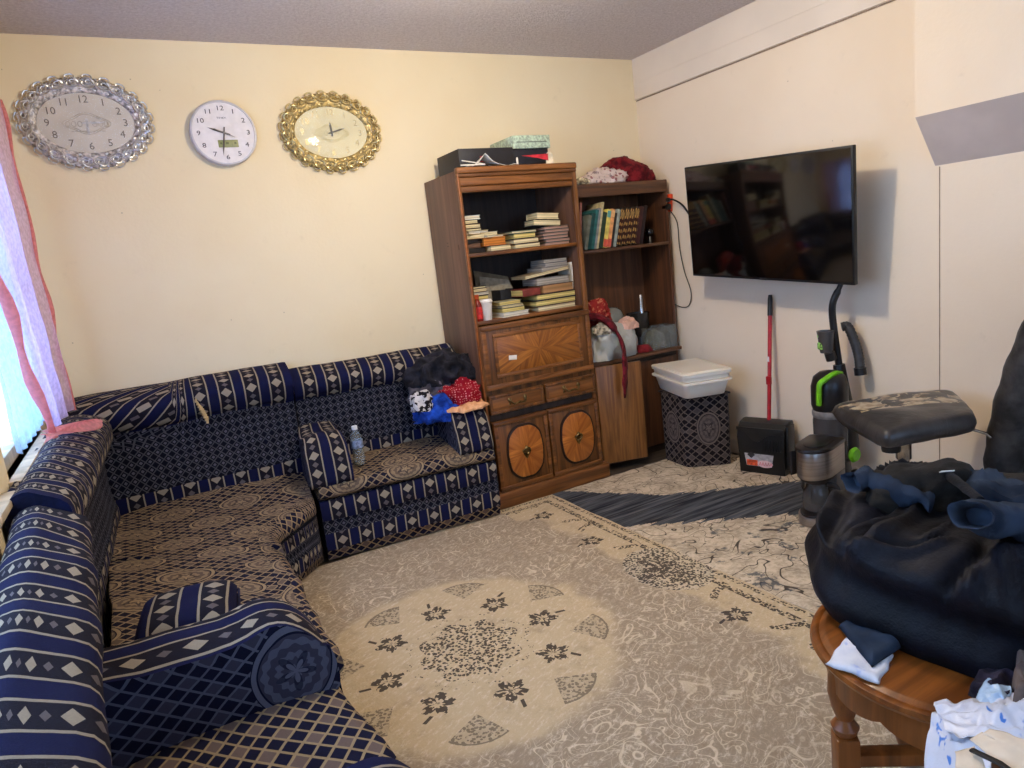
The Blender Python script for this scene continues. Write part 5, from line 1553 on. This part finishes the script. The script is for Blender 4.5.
# ------------------------------------------------------------------ worn stool with a padded seat
P = [Vector((2.600, 1.955, .605)), Vector((2.385, 1.545, .590)), Vector((2.765, 1.395, .600)), Vector((3.145, 1.70, .605))]
sc_ = sum(P, Vector())/4
stl = thing('padded_stool', 'stool with a torn black vinyl seat on a chrome post, behind the clothes pile', 'stool', (sc_.x, sc_.y, RUGZ))
vy = M('torn_black_vinyl', .36, 0, .45); x, y, z = vy.xyz(); o_ = vy.tc.outputs['Object']
tv_ = vy.noise(vy.vec(x*5., y*5., z*2.), 1.6, 5., .62, .8)
tear = tv_.gt(.495)*z.gt(.612)*((x*.55+y*.83).gt(-.03))
foam = vy.mix((178, 164, 140), (140, 122, 100), vy.noise(o_, 30., 4.).ss(.4, .6))
foam = vy.mix(foam, (206, 184, 120), (x*-1.).ss(.12, .25))
vy.color(vy.mix(vy.mix((38, 36, 37), (58, 55, 54), vy.noise(o_, 12., 3.).ss(.3, .7)), foam, tear)); vy.bump(tv_*-1., .5, .01)
seat = MB()
NS = 28
def seat_pt(u, v, side):
    a = P[0].lerp(P[3], u); b = P[1].lerp(P[2], u); p = a.lerp(b, v)
    ex = max(0, 1-(abs(2*u-1))**7)*max(0, 1-(abs(2*v-1))**7)
    cx_ = p-sc_
    rr = 1-.07*(abs(2*u-1)*abs(2*v-1))**3
    z_ = (.045*ex**.35 if side > 0 else -.050*ex**.3)+.012*math.sin(u*3.3)*ex+.008*mnoise.noise((u*4, v*4, 3))
    return Vector((cx_.x*rr, cx_.y*rr, p.z-RUGZ+z_-.012))
seat.grid(lambda u, v: seat_pt(u, v, 1), NS, NS, back=True); seat.grid(lambda u, v: seat_pt(u, v, -1), NS, NS)
so = seat.build('seat', vy.mat, stl, sharp=180)
bm = bmesh.new(); bm.from_mesh(so.data); bmesh.ops.remove_doubles(bm, verts=bm.verts, dist=.003); bmesh.ops.recalc_face_normals(bm, faces=bm.faces[:]); bm.to_mesh(so.data); bm.free()
CHR = simple('worn_chrome', (160, 158, 160), .22, 1., .1)
_pp = at(907, 455, Z=.47)-sc_; off = Vector((_pp.x+.10, _pp.y+.075, 0))
MB().lathe([(.022, .05), (.022, .40), (.030, .41), (.030, .50), (.05, .53)], 18, Matrix.Translation(off)).build('post', CHR, stl)
MB().lathe([(.034, .47), (.036, .48), (.036, .535), (.02, .54)], 18, Matrix.Translation(at(891, 446, Z=.50)-sc_+Vector((0, 0, -at(891, 446, Z=.50).z+sc_.z)))).build('bumper', MATS['black_rubber'], stl)
MB().box((off.x, off.y, .538), (.20, .18, .012), .003).build('seat_plate', CHR, stl)
MB().tube([(.14, -.10, .53), (.18, -.20, .50), (.185, -.215, .485)], .006, 8).build('lever', CHR, stl)
for k in range(5):
    q = 2*PI*k/5+.3
    e = Vector((off.x+.27*math.cos(q), off.y+.27*math.sin(q), .045))
    lg = MB().tube([(off.x, off.y, .075), tuple(e)], [.024, .016], 10)
    l = lg.build('leg', CHR, stl)
    MB().lathe([(0, -.011), (.022, -.011), (.024, 0), (.022, .011), (0, .011)], 16, Matrix.Translation((e.x, e.y, .0255)) @ Matrix.Rotation(PI/2, 4, 'X') @ Matrix.Rotation(q, 4, 'Y')).build('caster', MATS['black_rubber'], l)
MB().lathe([(.0, .05), (.045, .05), (.045, .10), (.02, .12)], 18, Matrix.Translation(off)).build('hub', CHR, stl)

# ------------------------------------------------------------------ jacket on the right wall
jk = thing('jacket', 'charcoal quilted jacket hanging on the right wall at the edge of view', 'jacket', (XR-.20, 1.18, .20))
JM = cloth('charcoal_nylon', (46, 44, 44), (66, 63, 62), .2, 9, rough=.55)
jb = MB()
def jsleeve(u, v):
    # v 0 hem .. 1 shoulder; u around
    q = 2*PI*u
    zz = .06+1.20*v
    yl = 1.545-.30*v**2     # edge seen from the sofa side
    ry = .27*(1-.45*max(0, (v-.78)/.22)**1.5)*(1-.06*math.cos(v*9)); yc = yl-.27+.05*max(0, (v-.78)/.22)
    rx = .085+.03*math.sin(v*PI)
    puff = 1+.035*math.sin(v*34)+.04*mnoise.noise((math.cos(q)*2, math.sin(q)*2, v*7))
    return (XR-.155+rx*math.cos(q)*puff, yc+ry*math.sin(q)*puff, zz)
jb.grid(jsleeve, 48, 60)
jb.v += [Vector((XR-.155, 1.24, .08)), Vector((XR-.155, 1.02, 1.285))]
nb_ = len(jb.v)
for i in range(48):
    jb.face([i, i+1, nb_-2]); jb.face([60*49+i+1, 60*49+i, nb_-1])
fix_normals(jb.build('body', JM, jk, world=True, sharp=180))
sl = smooth_path([(XR-.20, 1.15, 1.20), (XR-.26, 1.285, .95), (XR-.275, 1.375, .68), (XR-.265, 1.43, .42), (XR-.26, 1.44, .25)], 8)
MB().tube(sl, [(.085-.02*i/len(sl))*(1+.045*math.sin(i*1.5)) for i in range(len(sl))], 16).build('sleeve', JM, jk, world=True, sharp=180)
MB().tube(smooth_path([(XR-.235, 1.08, 1.24), (XR-.262, 1.14, 1.0), (XR-.268, 1.19, .7), (XR-.262, 1.22, .3)], 6), .006, 6).build('zip', MATS['black_rubber'], jk, world=True)
MB().tube([(XR-.155+.075*math.cos(w), 1.02+.115*math.sin(w), 1.275+.02*math.cos(w)) for w in [2*PI*i/20 for i in range(20)]], .032, 8, closed=True).build('collar', JM, jk, world=True, sharp=180)
MB().tube([(XR-.002, 1.02, 1.30), (XR-.10, 1.02, 1.29), (XR-.11, 1.02, 1.315)], .008, 8).build('hook', CHR, jk, world=True)

# ------------------------------------------------------------------ round table with turned legs
TC, TR, TTZ = Vector((1.412, .772, 0)), .280, .500
tb = thing('round_table', 'round honey-brown wooden table with turned legs under the clothes pile', 'table', (TC.x, TC.y, .013))
W_TAB = wood('honey_table_top', (98, 52, 18), (150, 86, 34), 0, .8, .28)
W_LEG = wood('turned_leg_wood', (92, 48, 18), (140, 80, 34), 2, .8, .34)
h = TTZ-.013
MB().lathe([(0, h-.030), (TR-.018, h-.030), (TR-.004, h-.024), (TR, h-.016), (TR-.003, h-.007), (TR-.014, h-.004), (TR-.020, h-.006), (TR-.030, h-.0015), (TR-.036, h), (0, h)], 96).build('tabletop', W_TAB, tb)
ap = MB(); na = 96; b0 = len(ap.v)
for k in range(na):
    q = 2*PI*k/na
    low = h-.085-.022*abs(math.sin(q*4))**.7
    for rr, zz in ((TR-.032, h-.031), (TR-.032, low), (TR-.050, low), (TR-.050, h-.031)):
        ap.v.append(Vector((rr*math.cos(q), rr*math.sin(q), zz)))
for k in range(na):
    for j in range(4):
        ap.face([b0+k*4+j, b0+((k+1) % na)*4+j, b0+((k+1) % na)*4+(j+1) % 4, b0+k*4+(j+1) % 4])
fix_normals(ap.build('apron', W_LEG, tb, sharp=50))
lp = [(0, 0), (.014, 0), (.020, .012), (.022, .03), (.016, .05), (.024, .075), (.029, .11), (.022, .145), (.016, .16)]
lq = [(.018, .262), (.026, .272), (.030, .286), (.022, .298), (.018, .306), (.027, .33), (.035, .37), (.033, .41), (.024, .44), (.020, .455), (.026, .462)]
LEG_A = [math.atan2(.900-TC.y, 1.232-TC.x)+PI/2*k for k in range(4)]
tips = []
for q in LEG_A:
    c = Vector((.222*math.cos(q), .222*math.sin(q), 0)); tips.append(c)
    mb = MB().lathe(lp, 24, Matrix.Translation(c)).lathe(lq, 24, Matrix.Translation(c))
    mb.box((c.x, c.y, .210), (.050, .050, .106), .005, rot=q)
    mb.build('leg', W_LEG, tb)
sx = MB()
for a_, b_ in ((0, 2), (1, 3)):
    d_ = tips[b_]-tips[a_]
    sx.box((0, 0, .205+(.0 if a_ == 0 else .001)), (d_.length-.04, .040, .032), .007, rot=math.atan2(d_.y, d_.x))
sx.build('stretcher', W_LEG, tb)

# ------------------------------------------------------------------ clothes on the table
Z0 = TTZ+.001
DENIM = M('blue_denim', .92, 0, .1); o_ = DENIM.tc.outputs['Object']; x, y, z = DENIM.xyz()
tw = ((x+y+z)*2600.).sin()*.5+.5
DENIM.color(DENIM.mix(DENIM.mix((32, 40, 54), (60, 72, 90), DENIM.noise(o_, 9., 4.).ss(.3, .7)), (20, 27, 42), tw*.35)); DENIM.bump(tw+DENIM.noise(o_, 90., 3.)*2., .3, .002); DENIM = DENIM.mat
COAT = cloth('navy_black_coat', (10, 11, 19), (19, 20, 30), .3, 6, rough=.58)
COAT.node_tree.nodes['Principled BSDF'].inputs['Specular IOR Level'].default_value = .2
COAT.node_tree.nodes['Principled BSDF'].inputs['Sheen Weight'].default_value = 0
BLKS = cloth('black_knit', (20, 19, 23), (34, 33, 37), .3, 12)
OLIVE = cloth('dark_olive_lining', (27, 24, 22), (40, 36, 32), .2, 10)


def coat_shape():
    """a thrown-down padded coat: a low dome whose folds run along given lines"""
    mb = MB(); NU, NV = 150, 64
    C = Vector((1.625, .865, Z0))
    folds = []
    for x0, y0, x1, y1, amp, wd in ((868, 551, 918, 514, .030, .016), (884, 556, 948, 512, .034, .018), (846, 566, 930, 563, .022, .010), (969, 604, 1002, 566, .026, .014),
                                    (838, 514, 806, 556, .020, .016), (930, 563, 985, 545, .018, .012), (850, 600, 905, 590, .016, .014), (1000, 600, 1040, 560, .022, .016), (905, 612, 960, 585, .018, .012), (826, 540, 850, 600, .012, .014)):
        a, b = at(x0, y0, Z=.66), at(x1, y1, Z=.68); folds.append((a, b, amp, wd))
    def fn(u, v):
        q = 2*PI*u
        s = v
        cq, sq = math.cos(q), math.sin(q)
        R = .345+.03*math.cos(q+1.6)+.014*math.sin(3*q+1.)+.010*math.sin(5*q)
        r = R*(math.sin(min(1, s*1.10)*PI/2)**.85)
        zz = .225*(max(0, 1-s**3.6))**.55
        x = C.x+r*cq; y = C.y+r*sq
        d = 0
        for a, b, amp, wd in folds:
            ab = Vector((b.x-a.x, b.y-a.y)); L = ab.length; t = ((x-a.x)*ab.x+(y-a.y)*ab.y)/L/L
            n = ((x-a.x)*ab.y-(y-a.y)*ab.x)/L
            if -.3 < t < 1.3:
                w = math.exp(-max(0, -t, t-1)**2*18)
                n += .012*math.sin(t*5+amp*300)
                d += amp*.8*w*(math.exp(-(n/wd)**2)-.75*math.exp(-((n+wd*1.8)/(wd*1.1))**2))
        lowf = .020*mnoise.noise((x*6, y*6, 4.))+.010*mnoise.noise((x*14, y*14, 8.))
        side = min(1, s*1.6)
        bul = (.016*math.sin(zz*40+q*2)+.012*mnoise.noise((q*3, zz*9, 2.)))*side
        d *= min(1, (1-s)*6)
        return (x+cq*(bul+d*.4*side), y+sq*(bul+d*.4*side), max(Z0+.002, C.z+zz+d+lowf*min(1, (1-s)*5)))
    mb.grid(fn, NU, NV)
    b = len(mb.v); mb.v.append(Vector((C.x, C.y, Z0+.002)))
    for i in range(NU): mb.face([NV*(NU+1)+i, b, NV*(NU+1)+i+1])
    o = mb.build('winter_coat', COAT, sharp=180)
    bm = bmesh.new(); bm.from_mesh(o.data); bmesh.ops.remove_doubles(bm, verts=bm.verts, dist=.0008); bmesh.ops.recalc_face_normals(bm, faces=bm.faces[:]); bm.to_mesh(o.data); bm.free()
    return o
tag(coat_shape(), 'big navy-black padded coat thrown over the round table', 'coat')


def cloth_tube(name, label, cat, path, radii, mat, flat=.6, open_end=False, seed=1, amp=.006, n=22, mouth=None):
    t = MB(); pts = smooth_path(path, 8)
    R = []
    for i in range(len(pts)):
        f = i/(len(pts)-1)*(len(radii)-1); k = min(int(f), len(radii)-2); R.append(radii[k]+(radii[k+1]-radii[k])*(f-k))
    t.tube(pts, R, n, cap=True, flat=flat)
    for v in t.v:
        d = (ridged(v, seed, 14, 2)-.5)*amp*2.4+mnoise.noise(v*30)*amp*.5
        v.z += d; v.x += d*.5
    if open_end:                                     # turn the first cap into a hollow mouth
        t.f.pop(-2); t.uv.pop(-2); t.mi.pop(-2)
        c = sum((t.v[k] for k in range(n)), Vector())/n; inn = pts[0].lerp(pts[min(6, len(pts)-1)], 1.0)
        b = len(t.v)
        for k in range(n): t.v.append(t.v[k].lerp(c, .10)+(pts[1]-pts[0]).normalized()*.002)
        for k in range(n): t.v.append(t.v[k].lerp(c, .35)+(inn-pts[0])*.9)
        for k in range(n):
            k2 = (k+1) % n
            t.face([k2, k, b+k, b+k2]); t.face([b+k2, b+k, b+n+k, b+n+k2])
        t.face([b+n+k for k in range(n)])
    o = fix_normals(t.build(name, mat, sharp=70))
    return tag(o, label, cat)

# denim lying over the back of the coat, its two ends showing
P1 = [at(850, 484, Z=.765), at(864, 482, Z=.76), at(884, 487, Z=.755), at(905, 496, Z=.75), at(932, 504, Z=.742)]
cloth_tube('jeans', 'blue jeans with one folded leg at the left edge on top of the coat', 'jeans', P1, [.032, .038, .036, .030, .018], DENIM, .75, True, 3, .012)
P2 = [at(945, 480, Z=.765), at(975, 482, Z=.77), at(1005, 492, Z=.765), at(1035, 504, Z=.755), at(1075, 520, Z=.73)]
cloth_tube('jeans', 'faded blue jeans along the top right of the coat pile', 'jeans', P2, [.030, .052, .058, .056, .04], DENIM, .5, False, 5, .012)
P3 = [at(970, 515, Z=.835), at(986, 518, Z=.805), at(1010, 521, Z=.785), at(1040, 523, Z=.765), at(1080, 526, Z=.745)]
cloth_tube('jeans', 'denim trouser leg with its open cuff facing left, lying over the coat', 'jeans', P3, [.041, .044, .047, .05, .05], DENIM, .72, True, 8, .006)
a0 = at(915, 492, Z=.735)
tag(lump('sweater', (a0.x+.02, a0.y-.02, .700), (.150, .085, .105), OLIVE, seed=61, amp=.03, freq=14, rz=-.7, power=.8), 'dark brown-black garment between the two pairs of jeans on the pile', 'clothing')
a1 = at(905, 478, Z=.75)
tag(lump('scarf', (a1.x-.01, a1.y+.0, .725), (.075, .05, .058), BLKS, seed=63, amp=.04, freq=26, rz=-.6), 'black knitted scarf bunched at the back of the pile', 'scarf')
a2 = at(945, 470, Z=.77)
cloth_tube('belt', 'black waistband curling over the top of the clothes pile', 'belt', [at(932, 468, Z=.792), at(945, 472, Z=.798), at(962, 486, Z=.80), at(980, 500, Z=.80)], [.011, .011, .011, .009], BLKS, .8, False, 9, .002, 10)
a3 = at(947, 473, Z=.805)
tg = thing('paper_tag', 'small white tag on the dark garment at the top of the pile', 'tag', (a3.x, a3.y, a3.z), -.6)
MB().box((0, 0, .004), (.030, .014, .003), .001, rot=Matrix.Rotation(-.5, 4, 'X')).build('tag_card', MATS['white_sticker'], tg)
zp = at(958, 573, X=1.32)
# pieces on the table under the coat
def flat_cloth(name, label, cat, corners, mat, th=.012, seed=1, amp=.008, z=Z0, fold=0.):
    c = [Vector(p) for p in corners]
    mb = MB()
    def fn(u, v, top):
        p = c[0].lerp(c[1], u).lerp(c[3].lerp(c[2], u), v)
        e = min(u, 1-u, v, 1-v)
        w = 1-.0
        x = p.x+.006*mnoise.noise((u*3, v*3, seed)); y = p.y+.006*mnoise.noise((u*3, v*3, seed+9))
        hh = th*min(1, e*14)**.5+max(0, ridged((p.x, p.y, 0), seed, 13, 2)-.35)*amp*2*min(1, e*6)+fold*math.exp(-((v-.5)/.13)**2)
        return (x, y, z+(hh if top else 0))
    mb.grid(lambda u, v: fn(u, v, True), 30, 24); mb.grid(lambda u, v: fn(u, v, False), 30, 24, back=True)
    o = mb.build(name, mat, sharp=60)
    bm = bmesh.new(); bm.from_mesh(o.data); bmesh.ops.remove_doubles(bm, verts=bm.verts, dist=.0006); bmesh.ops.recalc_face_normals(bm, faces=bm.faces[:]); bm.to_mesh(o.data); bm.free()
    return tag(o, label, cat)
wt = M('white_printed_cotton', .9, 0, .1); o_ = wt.tc.outputs['Object']
wt.color(wt.mix(wt.mix((226, 226, 232), (198, 202, 216), wt.noise(o_, 16., 4.).ss(.4, .7)), (120, 150, 214), wt.noise(o_, 24., 3.).ss(.60, .68)*.5)); WCOT = wt.mat
q = [at(825, 664, Z=Z0), at(846, 638, Z=Z0), at(894, 655, Z=Z0), at(879, 685, Z=Z0)]
flat_cloth('towel', 'white cloth with faint blue print at the left edge of the table', 'cloth', q, WCOT, .008, 71, .004)
q = [at(838, 624, Z=.52), at(862, 613, Z=.52), at(926, 628, Z=.52), at(872, 664, Z=.52)]
flat_cloth('denim_scrap', 'folded dark blue denim piece on the white cloth at the table edge', 'cloth', q, DENIM, .016, 73, .006, Z0+.011)
q = [at(944, 642, Z=Z0), at(962, 640, Z=Z0), at(962, 658, Z=Z0), at(948, 662, Z=Z0)]
bwp = M('blue_white_wrapper', .35, 0, .4); o_ = bwp.tc.outputs['Object']; bwp.color(bwp.mix((52, 74, 120), (196, 204, 220), bwp.noise(o_, 60., 3.).ss(.52, .58))); 
flat_cloth('wrapper', 'small blue and white wrapper on the table beneath the coat edge', 'wrapper', q, bwp.mat, .006, 75, .006)
pur = cloth('dark_plum_cloth', (34, 30, 46), (52, 46, 62), .3, 10)
q = [at(968, 672, Z=.55), at(985, 655, Z=.55), at(1030, 672, Z=.55), at(1012, 702, Z=.55)]
flat_cloth('cloth', 'dark plum cloth lying at the near right of the table top', 'cloth', q, pur, .03, 77, .02, Z0)
brn = cloth('taupe_cloth', (88, 74, 70), (112, 96, 88), .2, 10)
q = [at(1012, 690, Z=.57), at(1016, 650, Z=.57), at(1050, 650, Z=.57), at(1050, 700, Z=.57)]
flat_cloth('cloth', 'taupe cloth at the right edge of view above the printed bag', 'cloth', q, brn, .03, 79, .02, Z0+.033)

# printed carrier bags spilling over the near rim
bagm = M('blue_printed_white_bag', .32, 0, .5); o_ = bagm.tc.outputs['Object']
pt = bagm.noise(o_, 15., 3., .55, .6)
bagm.color(bagm.mix(bagm.mix((222, 222, 230), (204, 206, 220), bagm.noise(o_, 9., 3.)), (74, 128, 206), pt.ss(.575, .61))); bagm.bump(bagm.noise(o_, 30., 4., .6), .4, .006); BAGM = bagm.mat
def crumple_sheet(name, label, cat, corners, mat, seed, amp=.02, freq=12., n=44, th=.0015):
    c = [Vector(p) for p in corners]; mb = MB()
    def fn(u, v):
        p = c[0].lerp(c[1], u).lerp(c[3].lerp(c[2], u), v)
        d = (ridged(p, seed, freq, 3)-.5)*amp
        return (p.x+d*.5+.012*mnoise.noise((u*3, v*3, seed)), p.y+d*.3, p.z+d+.5*amp*math.sin(u*PI)*math.sin(v*PI))
    mb.grid(fn, n, n)
    o = mb.build(name, mat, sharp=180)
    s = o.modifiers.new('thickness', 'SOLIDIFY'); s.thickness = th
    return tag(o, label, cat)
q = [at(934, 706, Z=.525), at(1030, 694, Z=.545), at(1050, 745, Z=.56), at(948, 742, Z=.525)]
crumple_sheet('carrier_bag', 'crumpled white carrier bag with blue print over the near table rim', 'bag', q, BAGM, 91, .030, 11)
q = [at(934, 712, Z=.520), at(990, 742, Z=.535), at(995, 800, Z=.50), at(920, 790, Z=.44)]
crumple_sheet('carrier_bag', 'hanging white and blue bag side at the bottom edge, below the crumpled bag', 'bag', q, BAGM, 97, .030, 13)
lb_ = M('pale_blue_film', .25, 0, .5); lb_.color((176, 200, 224)); o_ = lb_.tc.outputs['Object']; lb_.bump(lb_.noise(o_, 40., 4., .6), .5, .006)
q = [at(972, 702, Z=.53), at(988, 678, Z=.545), at(1012, 690, Z=.55), at(1000, 705, Z=.54)]
crumple_sheet('plastic_wrap', 'pale blue shiny plastic wrap between the plum cloth and the printed bag', 'wrap', q, lb_.mat, 101, .016, 20, 24)
PPR = simple('cream_card', (226, 208, 184), .7, 0, .03)
q = [at(970, 742, Z=.575), at(990, 732, Z=.585), at(1060, 752, Z=.60), at(1050, 800, Z=.60)]
crumple_sheet('paper_sheet', 'cream folded paper on the printed bag at the bottom right corner', 'paper', q, PPR, 103, .008, 6, 20, .002)
q = [at(955, 752, Z=.57), at(975, 748, Z=.575), at(1000, 790, Z=.58), at(960, 790, Z=.57)]
crumple_sheet('paper_sheet', 'small cream paper tucked left of the larger folded paper, bottom edge', 'paper', q, PPR, 107, .010, 7, 20, .002)
q = [at(972, 750, Z=.585), at(978, 747, Z=.585), at(1030, 785, Z=.60), at(1020, 790, Z=.60)]
tag(MB().tube([q[0], q[0].lerp(q[2], .5)+Vector((0, 0, .006)), q[2]], .006, 8, flat=.5).build('strap', MATS['black_rubber']), 'thin black strap lying between the two cream papers', 'strap')
